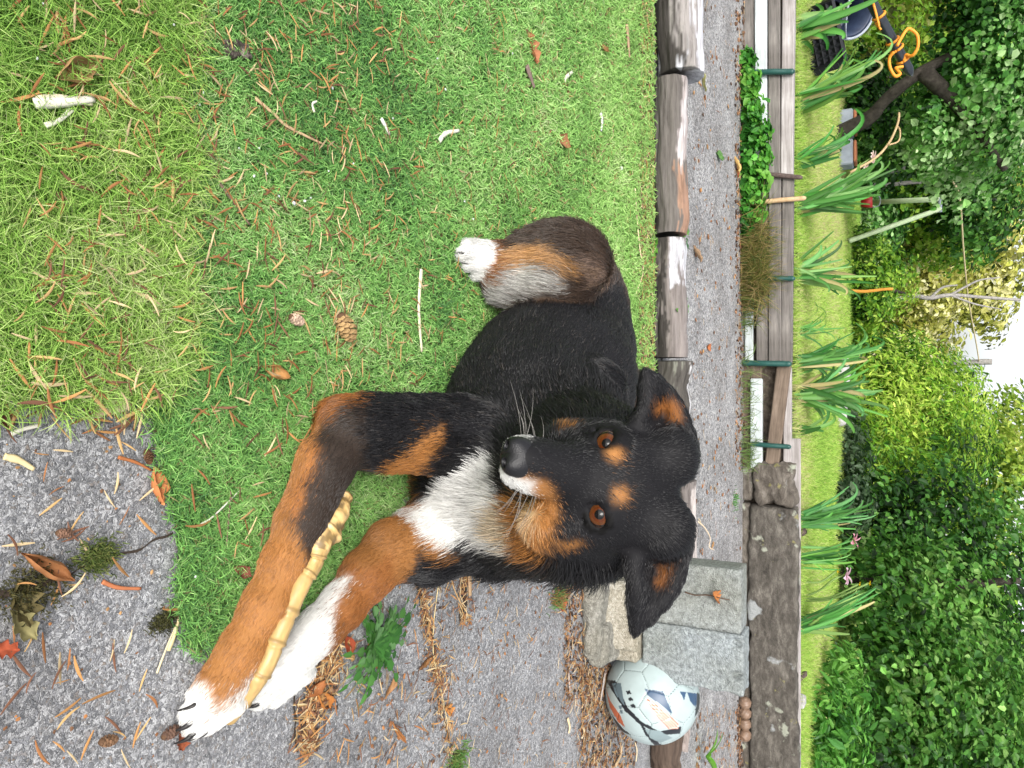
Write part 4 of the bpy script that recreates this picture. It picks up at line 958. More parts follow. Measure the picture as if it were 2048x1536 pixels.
# leafy plants at the foot of the timber edging
def leaf_cloud(cent, nor, size, cols, m, aspect=.62, fold=.25, jit=.5, hexa=True):
    """many small leaves: each a folded pair of quads"""
    n = len(cent); d = rng.normal(0, 1, (n, 3)); nor = nor + rng.normal(0, jit, (n, 3)); nor /= np.linalg.norm(nor, axis=1)[:, None]
    d = d - (d * nor).sum(1)[:, None] * nor; d[:, 2] -= .5; d = d - (d * nor).sum(1)[:, None] * nor; d /= np.linalg.norm(d, axis=1)[:, None] + 1e-9; s = np.cross(nor, d)
    L = size[:, None]; W = L * aspect * .5
    b = cent - d * L * .5; tip = cent + d * L * .5 - nor * L * .08
    l1 = b + d * L * .33 + s * W + nor * W * fold; l2 = b + d * L * .70 + s * W * .72 + nor * W * fold * .7; r1 = b + d * L * .33 - s * W + nor * W * fold; r2 = b + d * L * .70 - s * W * .72 + nor * W * fold * .7
    V = np.stack([b, l1, l2, tip, r2, r1], 1).reshape(-1, 3); i = np.arange(n)[:, None] * 6
    Fq = np.concatenate([i + np.array((0, 1, 2, 3)), i + np.array((0, 3, 4, 5))])
    return V, Fq, np.repeat(cols, 6, axis=0)
def blob_points(n, c, r, shell=.55, lump=.35, seed=0, down=False):
    d = rng.normal(0, 1, (n, 3)); d /= np.linalg.norm(d, axis=1)[:, None]
    rr = (shell + (1 - shell) * rng.random(n) ** .6); k_ = 1 + lump * 2 * (fbm(d * 1.0, 1.7, seed, 3) - .5) + .25 * (vnoise(d, 5, seed + 2) - .5)
    P = np.asarray(c) + d * np.asarray(r) * (rr * k_)[:, None]; return P, d
def colpick(n, cols, P=None, sc=1.5, seed=0, jit=.25):
    if P is None: f = rng.random(n)
    else: f = np.clip(fbm(P, sc, seed, 3) * 1.7 - .35 + rng.normal(0, .24, n), 0, .999)
    cols = np.array(cols); f = f * (len(cols) - 1); i = f.astype(int); u = (f - i)[:, None]
    r_ = (cols[i] * (1 - u) + cols[i + 1] * u) * U(1 - jit, 1 + jit, (n, 1)); b_ = rng.random(n) < .05; r_[b_] = r_[b_] * 1.6 + .02
    return np.clip(r_, 0, .85)
M_wood_d = noisy('dark_bark', [(.3, (.020, .016, .013)), (.7, (.07, .06, .05))], 30, .95, bmp=.8, bdist=.01)
M_wood_g = noisy('grey_bark', [(.3, (.16, .15, .14)), (.7, (.36, .34, .32))], 40, .95, bmp=.6)
def shrub(name, label, cat, blobs, nleaf, size, cols, seed, aspect=.6, trunk=None, part='foliage', grp=None, sc=1.3, shell=.45, lump=.4, m=None, loc=None, wood=None, jit=.5):
    c0 = np.array(blobs[0][0]); e = empty(name, (c0[0], c0[1], LZ) if loc is None else loc); tag(e, label, cat, grp); inv = Matrix.Translation(-Vector(e.location))
    tot = sum(b[1][0] * b[1][1] + b[1][1] * b[1][2] + b[1][0] * b[1][2] for b in blobs); Ps, Ds = [], []
    for k_, (c, r) in enumerate(blobs):
        q = (r[0] * r[1] + r[1] * r[2] + r[0] * r[2]) / tot; P, d = blob_points(int(nleaf * q), c, r, shell, lump, seed + k_); Ps.append(P); Ds.append(d)
    P = np.concatenate(Ps); d = np.concatenate(Ds); k_ = P[:, 2] > (LZ - .02 if loc is None else .01); P, d = P[k_], d[k_]
    d = d + np.array((0, 0, .7))
    V, Fq, C = leaf_cloud(P, d, np.clip(rng.lognormal(-.08, .36, len(P)), .35, 2.0) * size, colpick(len(P), cols, P, sc, seed), m or M_leaf, aspect, jit=jit)
    o = link(part, mesh_np(part, V, Fq, False, C), e, m or M_leaf); o.matrix_parent_inverse = inv; o['kind'] = 'stuff'
    if trunk:
        mb = MB()
        for pts, rs in trunk: pp = bezier(pts, 24); mb.tube(pp, np.interp(np.linspace(0, 1, 24), np.linspace(0, 1, len(rs)), rs) * (.9 + .25 * vnoise(pp, 14, seed)), 9)
        allP = P
        for q_ in range(0):
            tp = allP[rng.integers(len(allP))]; b_ = np.asarray(trunk[0][0][-1]); md = b_ * .5 + tp * .5 + rng.normal(0, .06, 3); mb.tube(bezier([b_, md, tp * 1.02 - b_ * .02], 10), np.linspace(.014, .004, 10), 5)
        o = mb.build('trunk' if part == 'crown' else 'stem', wood or M_wood_d, e, True); o.matrix_parent_inverse = inv
    return e
def Qz(x, y, Y): return tuple(Q(x, y, Y))
yi = PATH_Y - .02
ivb = [(tuple(Q(x, y, yi)), (r, .045, h)) for x, y, r, h in ((1492, 120, .05, .05), (1496, 165, .07, .06), (1500, 215, .08, .065), (1508, 262, .09, .075), (1510, 310, .10, .085), (1502, 360, .09, .08), (1500, 410, .10, .075), (1492, 445, .07, .05))]
shrub('ivy_clump', 'bright green leafy clump growing along the foot of the timber edging', 'ivy', ivb, 1900, .028, [(.02, .10, .015), (.05, .22, .025), (.10, .34, .04), (.18, .42, .06)], 3, .85, sc=9, shell=.5, loc=(ivb[3][0][0], yi, 0))
def grass_mound(name, label, cat, pts, n, L, cols, w=.0012):
    XY = []; 
    for x, y, s_ in pts:
        P = Q(x, y, PATH_Y - .01); XY.append(np.c_[P[0] + rng.normal(0, s_, n), P[1] + rng.normal(0, .02, n)])
    XY = np.concatenate(XY); m_n = len(XY); o = blades(name, XY, U(L * .5, L * 1.3, m_n), np.full(m_n, w), np.radians(U(5, 70, m_n)), np.array(cols)[rng.integers(len(cols), size=m_n)] * U(.6, 1.3, (m_n, 1)), z0=.006, bend=.7)
    del o['kind']; tag(o, label, cat)
grass_mound('withered_grass', 'tangled olive and straw coloured dead grass drooping at the wall foot', 'grass', [(1490, 475, .06), (1490, 510, .07), (1490, 545, .06), (1490, 575, .05)], 320, .16, [(.14, .15, .03), (.24, .20, .06), (.32, .24, .10), (.10, .14, .03)])
grass_mound('grass_tuft', 'thin green weeds at the foot of the white board', 'grass', [(1488, 760, .08), (1488, 850, .08), (1488, 910, .04), (1490, 625, .05)], 60, .10, [(.12, .22, .05), (.20, .28, .08), (.10, .12, .05)], .0010)

# ---- clumps of long sword leaves on the lawn edge
def sword(label, bx_, by_, tips, spread, n, w=.011, Y=3.66, cols=((.04, .17, .035), (.07, .25, .05), (.12, .35, .07), (.18, .42, .12), (.10, .30, .06)), arch=.16):
    n = int(n * 1.5 * U(.7, 1.2)); w = w * .72 * U(.65, 1.35); spread = spread * U(1.3, 2.6); arch = arch * U(.4, 2.0); cols = [tuple(np.array(c) * np.array((U(.8, 1.5), U(.85, 1.1), U(.8, 1.2)))) for c in cols]
    b = Q(bx_, by_, Y); b[2] = LZ; e = empty('sword_leaf_clump', tuple(b)); tag(e, label, 'sword leaved plant', 'clumps of long sword shaped leaves behind the edging')
    for i in range(n):
        tx, ty = tips[rng.integers(len(tips))]; Yt = Y + U(-.05, .35); f = U(.35, 1.12)
        tip = Q(bx_ + (tx - bx_) * f + rng.normal(0, spread * .5), by_ + (ty - by_) * f + rng.normal(0, spread), Yt) - b; r0 = np.array((rng.normal(0, .02), rng.normal(0, .03), 0))
        if tip[2] < .05: tip[2] = .05
        n_ = 11
        V, Fq, C = leaf_strip(r0, tip, w * U(.6, 1.2), (np.array((.42, .36, .16)) if rng.random() < .10 else np.array(cols[rng.integers(len(cols))])) * U(.75, 1.25), sag=arch * U(-.2, 1.7), n=n_, fold=.5, side=(rng.normal(0, .3), -1, rng.normal(0, .3)), wprof=lambda t: np.clip(1.15 - t, .05, 1) ** .6 * np.clip(.5 + t * 3, 0, 1))
        link('leaf', mesh_np('leaf', V, Fq, True, C), e, M_leaf)
sword('tall sword leaves leaning up in front of the black crate', 1600, 62, [(1700, 20), (1680, 40), (1730, -10)], 12, 20, .016)
sword('large leaning fan of sword leaves between the green stake and the black pole', 1606, 205, [(1730, 110), (1765, 85), (1700, 130), (1760, 150)], 14, 26, .016)
sword('sword leaves beside the pale trough', 1608, 318, [(1700, 262), (1710, 290), (1690, 300)], 10, 16, .013)
sword('dense dark fan of sword leaves by the rusty stake', 1606, 412, [(1770, 330), (1740, 350), (1770, 385), (1725, 392)], 12, 40, .015)
sword('small fan of blue green sword leaves above the middle planks', 1602, 535, [(1685, 468), (1660, 500), (1690, 500)], 8, 10, .012)
sword('wide open fan of sword leaves at the middle green stake', 1602, 552, [(1690, 560), (1715, 605), (1705, 590), (1700, 530), (1740, 558)], 8, 18, .012)
sword('sparse bent blades left of the big bright fan', 1598, 668, [(1650, 640), (1690, 650), (1640, 610)], 14, 8, .008)
sword('bright fan of sword leaves above the pale lower plank', 1594, 725, [(1730, 665), (1760, 690), (1700, 690), (1720, 720)], 12, 28, .013)
sword('biggest fan of glossy sword leaves above the slipped board', 1592, 785, [(1745, 790), (1720, 760), (1710, 745), (1760, 820), (1740, 775)], 12, 44, .016)
sword('single arching blade right of the biggest fan', 1612, 868, [(1690, 815), (1680, 822)], 5, 3, .013)
sword('upright fan of narrow leaves behind the lumpy end stone', 1604, 1042, [(1735, 985), (1740, 1020), (1720, 1050), (1700, 1000), (1720, 1035)], 9, 30, .009)
sword('short fan of leaves under the pink flower', 1612, 1118, [(1715, 1080), (1705, 1095), (1690, 1110)], 8, 14, .008)
sword('bright fan of leaves standing right behind the long stone beam', 1598, 1248, [(1735, 1190), (1720, 1215), (1700, 1225), (1690, 1260), (1730, 1205)], 9, 34, .011)

# ================================================================== things standing in the garden
M_blackp = flat('black_plastic', (.012, .013, .016), .4)
M_navy = noisy('navy_plastic', [(.3, (.015, .022, .045)), (.7, (.03, .045, .085))], 20, .4, bmp=.05)
M_greyp = noisy('grey_plastic', [(.3, (.25, .28, .33)), (.7, (.36, .40, .46))], 20, .5, bmp=.05)
# black perforated crate
cr = empty('plastic_crate', tuple(Q(1640, 78, 4.1))); cr.location.z = LZ; tag(cr, 'black plastic crate with round holes lying on the lawn', 'crate')
def holed(mb, o, ax, ay, nx, ny, w_, h_, t_):
    o, ax, ay = (np.asarray(v, float) for v in (o, ax, ay)); nrm_ = np.cross(ax, ay)
    for i in range(nx + 1):
        p = o + ax * (w_ * i / nx); mb.tube([p, p + ay * h_], t_, 4)
    for j in range(ny + 1):
        p = o + ay * (h_ * j / ny); mb.tube([p, p + ax * w_], t_, 4)
for nm, o_, ax, ay, w_, h_ in (('front', (-.14, 0, 0), (1, 0, 0), (0, 0, 1), .28, .15), ('side', (-.14, 0, 0), (0, 1, 0), (0, 0, 1), .22, .15), ('side', (.14, 0, 0), (0, 1, 0), (0, 0, 1), .22, .15), ('back', (-.14, .22, 0), (1, 0, 0), (0, 0, 1), .28, .15), ('floor', (-.14, 0, .004), (1, 0, 0), (0, 1, 0), .28, .22)):
    mb = MB(); holed(mb, o_, ax, ay, 8, 5, w_, h_, .013); mb.build(nm, M_blackp, cr)
cr.rotation_euler = (0, -.18, .25)
# navy tub chair frame beside it
tb = empty('garden_tub', tuple(Q(1690, 22, 4.35))); tb.location.z = LZ + .005; tag(tb, 'dark navy plastic tub with a grey rim behind the black crate', 'tub')
mb = MB(); nb_ = 28
for k_ in range(2): pass
prof = [(.10, .0), (.15, .0), (.19, .24), (.205, .25), (.205, .265), (.18, .262), (.14, .02)]
V = [(r * math.cos(2 * math.pi * j / nb_), r * math.sin(2 * math.pi * j / nb_), z) for r, z in prof for j in range(nb_)]
Fq = [(i * nb_ + j, i * nb_ + (j + 1) % nb_, (i + 1) * nb_ + (j + 1) % nb_, (i + 1) * nb_ + j) for i in range(len(prof) - 1) for j in range(nb_)]; mb.add(V, Fq + [tuple(range(nb_))]); mb.build('bucket', M_navy, tb, True)
mb = MB(); mb.tube([(.215 * math.cos(t), .215 * math.sin(t), .262) for t in np.linspace(0, 6.29, 40)], .012, 6); mb.build('rim', M_greyp, tb, True)
mb = MB(); mb.tube(bezier([(-.215, 0, .26), (-.15, -.12, .40), (.0, -.16, .44), (.15, -.12, .40), (.215, 0, .26)], 24), .009, 6); mb.build('handle', M_greyp, tb, True)
tb.rotation_euler = (.9, .2, .3); tb.location.z += .10; tb.scale = (.62, .62, .62)
# dark glossy pole with an orange cord
M_pole = flat('dark_glossy_pole', (.02, .025, .032), .18, .6)
pA, pB = Q(1718, -40, 3.75), Q(1824, 152, 4.1)
mb = MB(); t = np.linspace(0, 1, 40); PP = pA + t[:, None] * (pB - pA); rr = .024 * (1 + .14 * np.exp(-((t - .38) / .015) ** 2) + .14 * np.exp(-((t - .66) / .015) ** 2)); rr[-3:] *= (.85, .6, .25)
mb.tube(PP, rr, 14); mb.tube([PP[0], np.array((PP[0][0] - .25, PP[0][1] - .05, LZ))], .022, 10); o = mb.build('garden_pole', M_pole, None, True); tag(o, 'dark glossy leaning pole with an orange cord looped on it', 'pole')
M_cord = flat('orange_cord', (.75, .27, .02), .6)
def pix3(pts, Y0, Y1): return [tuple(Q(x, y, Y0 + (Y1 - Y0) * i / (len(pts) - 1))) for i, (x, y) in enumerate(pts)]
mb = MB()
mb.tube(bezier(pix3([(1746, 6), (1748, 12), (1758, 52), (1752, 46), (1762, 60)], 3.80, 3.86), 30), .006, 6)
mb.tube(bezier(pix3([(1794, 92), (1803, 75), (1813, 60), (1820, 58), (1834, 70), (1836, 92), (1828, 108), (1820, 112), (1812, 110), (1808, 122)], 3.92, 4.02), 60), .0075, 7)
mb.tube(bezier(pix3([(1788, 104), (1779, 116), (1780, 135), (1790, 152), (1800, 148), (1794, 140), (1792, 136), (1806, 133)], 3.90, 4.0), 50), .0075, 7)
for t_ in (.36, .62, .70, .82):
    c = pA + t_ * (pB - pA); ax = nrm3(pB - pA); s1 = nrm3(np.cross(ax, (0, 0, 1.))); s2 = np.cross(s1, ax)
    mb.tube([c + .028 * (math.cos(a) * s1 + math.sin(a) * s2) for a in np.linspace(0, 6.29, 20)], .006, 6)
o = mb.build('orange_cord', M_cord, None, True); tag(o, 'bright orange cord hanging in loops from the dark pole', 'cord')
# pale green pole frame
M_pg = noisy('pale_green_paint', [(.3, (.38, .50, .28)), (.7, (.56, .66, .42))], 14, .5, bmp=.05)
fr = empty('pole_frame', tuple(Q(1700, 440, 8.0))); fr.location.z = LZ; tag(fr, 'pale green metal pole frame like a swing end, standing far back on the lawn', 'frame'); inv = Matrix.Translation(-Vector(fr.location))
for a, b_, r_, nm in ((Q(1735, 405, 8.2), Q(1880, 398, 7.9), .024, 'pole'), (Q(1698, 482, 7.4), Q(1880, 418, 7.9), .022, 'pole'), (Q(1880, 392, 7.9), Q(1880, 424, 7.9), .018, 'crossbar')):
    mb = MB(); mb.tube([a, (a + b_) / 2, b_], r_, 10); o = mb.build(nm, M_pg if nm == 'pole' else M_greyp, fr, True); o.matrix_parent_inverse = inv
M_red = flat('red_plastic', (.55, .03, .03), .4)
rt = empty('red_bucket', tuple(Q(1722, 405, 8.0))); tag(rt, 'small bright red bucket at the foot of the pale green frame', 'bucket')
mb = MB(); mb.tube([(0, 0, 0), (0, 0, .10)], [.045, .062], 16); mb.build('tub', M_red, rt, True)
mb = MB(); mb.tube(bezier([(-.06, 0, .10), (-.04, 0, .16), (.04, 0, .16), (.06, 0, .10)], 14), .005, 6); mb.build('handle', M_greyp, rt, True)
def post(label, x0, y0, x1, y1, Y, r, m, name='garden_cane', grp='canes and posts in the garden', cat='cane'):
    a, b_ = Q(x0, y0, Y), Q(x1, y1, Y); n = 14; t = np.linspace(0, 1, n); P = a + t[:, None] * (b_ - a); P[:, 0] += .01 * np.sin(t * 5); mb = MB(); mb.tube(P, r * (1 - .15 * t), 9); o = mb.build(name, m, None, True); tag(o, label, cat, grp)
M_ocane = noisy('orange_cane', [(.3, (.50, .20, .03)), (.7, (.66, .32, .06))], 30, .6)
post('orange brown cane standing in front of the round green bush', 1698, 581, 1786, 580, 7.6, .016, M_ocane)
post('grey wooden post left of the red bucket', 1738, 368, 1843, 366, 7.8, .020, M_wood_g, 'garden_post')
post('short pale green post under the broad leaved tree', 1765, 342, 1812, 338, 7.4, .018, M_wood_g, 'garden_post')
post('weathered post against the white sky at the end of the rope', 1900, 724, 1984, 725, 13.0, .05, M_wood_g, 'garden_post')
post('small brown peg in the lawn behind the lumpy end stone', 1583, 1066, 1614, 1067, 3.62, .016, M_rust, 'garden_peg')
post('small brown peg in the lawn behind the middle of the stone beam', 1590, 1352, 1614, 1352, 3.62, .014, M_rust, 'garden_peg')
mb = MB(); rp = bezier([Q(1905, 360, 7.5), Q(1920, 400, 7.9), Q(1927, 500, 9.0), Q(1937, 600, 10.5), Q(1953, 690, 12.4), Q(1958, 722, 12.95)], 50); mb.tube(rp, .009, 6)
M_rope = flat('rope', (.62, .50, .30), .8); o = mb.build('washing_line', M_rope, None, True); tag(o, 'thin tan line strung from the tree to the far post', 'line')
for lb, y0, oc in (('pale blue grey trough with a terracotta end, nearer the leaning trunk', 248, 0), ('pale blue grey trough with an orange end under the rose stem', 308, 1)):
    c = Q(1704, y0, 6.6); e = empty('garden_trough', (c[0], c[1], LZ)); tag(e, lb, 'trough', 'pale troughs on the lawn')
    mb = MB(); mb.box((-.10, -.09, 0), (.10, .09, .11), .01); mb.build('trough', M_greyp, e); mb = MB(); mb.box((-.085, -.093, .112), (.085, .08, .135), .008); mb.build('pot', flat('terracotta', (.45, .17, .08), .8), e)
M_pale = rockmat('pale_rock', (.30, .29, .27), (.45, .44, .42), (.58, .57, .55), spots=False)
for i, (x, y, s_, lb) in enumerate(((1690, 745, .13, 'pale grey rock at the foot of the willowy shrub'), (1688, 762, .09, 'smaller pale rock beside the grey one under the willowy shrub'), (1695, 826, .10, 'brown grey rock in the shade under the willowy shrub'))):
    c = Q(x, y, 6.4); o = rough_block('garden_rock', (-s_, -s_ * .7, 0), (s_, s_ * .7, s_ * .9), M_pale, .03, 80 + i, .03, sc=6, rnd=.04); o.location = (c[0], c[1], LZ - .02); tag(o, lb, 'rock', 'rocks on the far lawn')
c = Q(1600, 1402, 3.62); o = rough_block('garden_rock', (-.03, -.025, 0), (.03, .025, .045), M_pale, .012, 90, .008, sc=20, rnd=.015); o.location = (c[0], c[1], LZ); tag(o, 'small whitish stone on the lawn behind the right part of the stone beam', 'rock', 'rocks on the far lawn')
# flowers
M_pet = attrmat('petal', .5, .2, .4); M_stem = flat('stem_green', (.16, .26, .06), .6)
def flower(label, bx_, by_, fx, fy, Y, s_, c, npet=7, mid=None, name='pink_flower'):
    b = Q(bx_, by_, Y); b[2] = LZ; f = Q(fx, fy, Y + .05); e = empty(name, tuple(b)); tag(e, label, 'flower', 'flowers on thin stems'); d = f - b
    mb = MB(); pts = [(0, 0, 0), d * .4 + np.array((.02, 0, .02)), d]; 
    if mid is not None: pts = [(0, 0, 0)] + [Q(x, y, Y + .02) - b for x, y in mid] + [d]
    mb.tube(bezier(pts, 20), .005, 6); mb.build('stem', M_stem, e, True)
    for i in range(npet):
        a = i * 2.4; r = np.array((math.cos(a), math.sin(a) * .6 - .5, .25 + .3 * math.sin(a))); r /= np.linalg.norm(r)
        V, Fq, C = leaf_strip(d, d + r * s_, s_ * .38, np.array(c) * U(.85, 1.1), sag=.15, n=7, fold=.3); link('petal', mesh_np('petal', np.array(V), Fq, True, np.clip(C, 0, .9)), e, M_pet)
flower('pink poppy like flower above the short leaf fan', 1612, 1090, 1703, 1081, 3.9, .045, (.80, .42, .50))
flower('pale pink drooping flower at the end of a long arching stem', 1606, 1195, 1689, 1150, 3.9, .050, (.80, .55, .66), 6, [(1640, 1180), (1665, 1160)])
flower('cream pink rose left of the dense dark fan', 1604, 420, 1742, 316, 5.2, .05, (.80, .62, .58), 9, [(1680, 370), (1715, 335)], 'rose')
flower('second cream rose low on the stem by the dark fan', 1604, 415, 1728, 338, 5.2, .045, (.78, .60, .55), 8, [(1670, 375)], 'rose')
flower('small yellow flower left of the drooping pink one', 1620, 1165, 1674, 1141, 3.9, .014, (.75, .55, .02), 6, None, 'yellow_flower')
flower('small yellow flower right of the drooping pink one', 1630, 1200, 1718, 1168, 3.9, .014, (.75, .55, .02), 6, None, 'yellow_flower')
flower('small yellow flower highest of the three', 1630, 1205, 1738, 1166, 3.9, .014, (.75, .55, .02), 6, None, 'yellow_flower')
st = pix3([(1700, 345), (1748, 318), (1775, 290), (1790, 262), (1797, 240), (1798, 226)], 4.6, 4.9); mb = MB(); mb.tube(bezier(st, 30), .007, 6); mb.tube(bezier(pix3([(1778, 290), (1797, 282), (1800, 262), (1793, 250)], 4.7, 4.85), 20), .005, 6)
o = mb.build('bare_shoot', noisy('tan_stem', [(.3, (.34, .22, .12)), (.7, (.5, .38, .2))], 40, .7), None, True); tag(o, 'bare tan rose stem arching in front of the dark tree shade', 'stem')

# ================================================================== trees and shrubs
YG = [(.010, .04, .006), (.06, .18, .016), (.17, .36, .03), (.34, .54, .055), (.52, .66, .12)]  # sunlit brightness and dark gaps between leaves are put into these tones
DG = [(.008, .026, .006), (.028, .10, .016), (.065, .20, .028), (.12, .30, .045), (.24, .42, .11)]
BG = [(.012, .045, .010), (.045, .16, .03), (.10, .29, .05), (.20, .43, .10), (.38, .55, .26)]
OL = [(.06, .075, .012), (.24, .27, .04), (.46, .48, .09), (.64, .62, .20), (.80, .76, .44)]  # backlit glow and distant haze are put into these leaf colours
# broad-leaved tree at the left with its leaning trunk
tr0, tr1, tr2 = Q(1712, 262, 6.2), Q(1775, 196, 6.0), Q(1846, 142, 5.9)
shrub('broadleaf_tree', 'broad leaved tree with a dark leaning trunk and hanging leafy branches', 'tree',
      [((tr2[0] - .1, 6.1, 1.22), (.75, .55, .42)), ((-2.75, 5.8, 1.25), (.55, .55, .38)), ((-1.85, 6.2, 1.20), (.42, .42, .36)), ((-2.0, 6.6, 1.05), (.75, .35, .45)), ((-1.75, 6.1, .85), (.30, .30, .22)), ((-2.5, 6.2, 1.70), (.9, .8, .35))],
      17000, .042, BG, 11, .8, [([(tr0[0], 6.25, LZ - .02), tr0 * .6 + tr1 * .4, tr1, tr2, tr2 + np.array((-.2, .1, .4))], [.062, .048, .042, .038, .025]), ([tr2, tr2 + np.array((.3, .1, .25)), tr2 + np.array((.7, .2, .5))], [.06, .04, .02])], 'crown', sc=1.6)
shrub('yellow_green_bush', 'yellow green bush behind the dark pole at the far left', 'bush', [(Qz(1790, 60, 7.5), (.75, .5, .28)), (Qz(1860, 10, 7.8), (.6, .5, .35)), (Qz(1740, 150, 7.4), (.45, .4, .22)), (Qz(1930, 60, 8.2), (.9, .5, .35)), (Qz(1840, -160, 8.0), (1.0, .6, .6))], 5200, .055, OL[:2] + YG[2:], 17, .6, sc=1.8)
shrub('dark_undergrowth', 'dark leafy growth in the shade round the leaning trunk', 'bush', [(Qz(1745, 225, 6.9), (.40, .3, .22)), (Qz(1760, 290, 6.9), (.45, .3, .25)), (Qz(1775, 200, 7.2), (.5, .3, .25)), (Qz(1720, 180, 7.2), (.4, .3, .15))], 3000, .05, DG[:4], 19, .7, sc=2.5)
shrub('round_bush', 'round bright green bush in the middle of the garden', 'bush', [(Qz(1748, 545, 8.4), (.48, .4, .26)), (Qz(1790, 560, 8.6), (.42, .35, .22)), (Qz(1740, 595, 8.3), (.40, .35, .22)), (Qz(1730, 500, 8.6), (.30, .3, .18)), (Qz(1735, 650, 8.6), (.35, .3, .18))], 7000, .045, YG, 23, .5, [([(-.95, 8.4, LZ), (-.95, 8.4, .5), (-.9, 8.4, .7)], [.03, .025, .01])], sc=2.4)
shrub('willowy_shrub', 'tall bright green narrow leaved shrub reaching up to the white sky', 'shrub',
      [(Qz(1760, 840, 8.0), (.75, .6, .40)), (Qz(1850, 820, 8.2), (.72, .6, .42)), (Qz(1915, 800, 8.4), (.50, .5, .30)), (Qz(1780, 740, 8.6), (.50, .4, .36)), (Qz(1860, 900, 8.0), (.75, .6, .50)), (Qz(1750, 930, 7.4), (.55, .5, .34)), (Qz(1935, 890, 8.8), (.5, .5, .26))],
      26000, .058, YG, 29, .26, [([(.35, 8.1, LZ), (.4, 8.1, .6), (.3, 8.1, 1.1)], [.05, .04, .02])], sc=1.7, lump=.5)
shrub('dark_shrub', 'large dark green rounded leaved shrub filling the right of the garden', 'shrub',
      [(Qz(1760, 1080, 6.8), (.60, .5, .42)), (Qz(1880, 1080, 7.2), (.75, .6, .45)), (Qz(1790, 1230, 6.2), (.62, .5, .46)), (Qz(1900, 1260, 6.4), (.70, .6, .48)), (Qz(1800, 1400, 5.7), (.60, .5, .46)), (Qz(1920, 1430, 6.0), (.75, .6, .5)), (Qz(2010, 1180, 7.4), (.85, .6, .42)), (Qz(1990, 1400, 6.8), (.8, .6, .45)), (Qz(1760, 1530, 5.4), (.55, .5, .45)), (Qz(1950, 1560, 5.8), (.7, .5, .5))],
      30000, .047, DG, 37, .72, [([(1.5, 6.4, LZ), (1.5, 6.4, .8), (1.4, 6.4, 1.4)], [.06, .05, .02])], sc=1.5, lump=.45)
shrub('leafy_weeds', 'fresh green nettle like weeds below the dark shrub at the lower right', 'weeds', [(Qz(1650, 1440, 4.3), (.22, .2, .14)), (Qz(1680, 1500, 4.4), (.26, .2, .18)), (Qz(1640, 1530, 4.2), (.2, .2, .14)), (Qz(1700, 1420, 4.6), (.22, .2, .14)), (Qz(1690, 1340, 4.8), (.18, .2, .12))], 1800, .055, [(.03, .12, .02), (.07, .24, .03), (.13, .34, .05), (.2, .42, .08)], 41, .38, sc=4)
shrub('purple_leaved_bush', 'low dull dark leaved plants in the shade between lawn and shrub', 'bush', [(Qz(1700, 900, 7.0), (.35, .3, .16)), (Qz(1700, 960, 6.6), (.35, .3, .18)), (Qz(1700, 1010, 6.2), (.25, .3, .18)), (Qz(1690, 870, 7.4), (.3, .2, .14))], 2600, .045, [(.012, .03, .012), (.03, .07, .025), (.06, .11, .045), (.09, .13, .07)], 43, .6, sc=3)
# bright bush and trees behind
shrub('yellow_bush', 'sunlit yellow green bush at the upper right behind the willowy shrub', 'bush', [(Qz(1985, 930, 11), (.9, .6, .38)), (Qz(2020, 1010, 11), (1.0, .6, .45)), (Qz(2030, 870, 12), (.7, .6, .25))], 4500, .08, [(.06, .14, .02), (.2, .34, .04), (.36, .48, .06), (.5, .55, .14)], 47, .5, sc=1.6)
bgt = [(1800, 450, 13, 1.2, .8, OL, 'tree coloured mottled yellow as if backlit, behind the pale green frame'), (1880, 500, 15, 1.5, 1.0, OL, 'tree coloured yellow as if backlit, in the middle distance under the tan line'), (1930, 380, 12, 1.2, .9, YG, 'yellow green tree above the pale green frame'), (1990, 480, 16, 1.8, .9, OL, 'tall tree with backlit yellow leaf colour near the top of the view'),
       (1840, 660, 18, 1.6, 1.1, OL, 'pale yellow green tree behind the round bush'), (1850, 590, 24, 1.4, 1.0, OL, 'far pale tree at the left of the gap of sky'), (1800, 740, 15, 1.2, .7, OL[1:] + YG[3:], 'light green tree between round bush and willowy shrub'), (1850, 250, 11, 1.3, .8, YG, 'green tree behind the broad leaved tree'), (1990, 300, 11, 1.4, .8, DG, 'darker tree high behind the broad leaved tree'),
       (1950, 500, 26, 2.0, 1.2, OL, 'far yellowish tree beside the white sky'), (1960, 120, 10, 1.3, .7, YG, 'green tree behind the bush at the far left'), (1760, 420, 11, .8, .5, BG, 'blue green shrub behind the pale green frame')]
for i, (x, y, Y, rx, rz, cols, lb) in enumerate(bgt):
    c = Q(x, y, Y); 
    shrub('garden_tree', lb, 'tree', [((c[0], c[1], c[2]), (rx * .8, rx * .7, rz * .75)), ((c[0] - rx * .5, c[1] + .2, c[2] + rz * .2), (rx * .55, rx * .5, rz * .55)), ((c[0] + rx * .5, c[1] - .1, c[2] - rz * .15), (rx * .55, rx * .5, rz * .6)), ((c[0] + rx * .1, c[1], c[2] - rz * .5), (rx * .7, rx * .5, rz * .5))],
          8000, .0072 * Y ** .95, cols, 60 + i * 5, .62, [([(c[0], c[1], LZ), (c[0] + .05, c[1], (LZ + c[2]) / 2), (c[0], c[1], c[2] + rz * .3)], [.07 + .004 * Y, .06, .03])], 'crown', 'trees beyond the lawn', sc=1.3, wood=M_wood_g if i % 2 else M_wood_d)
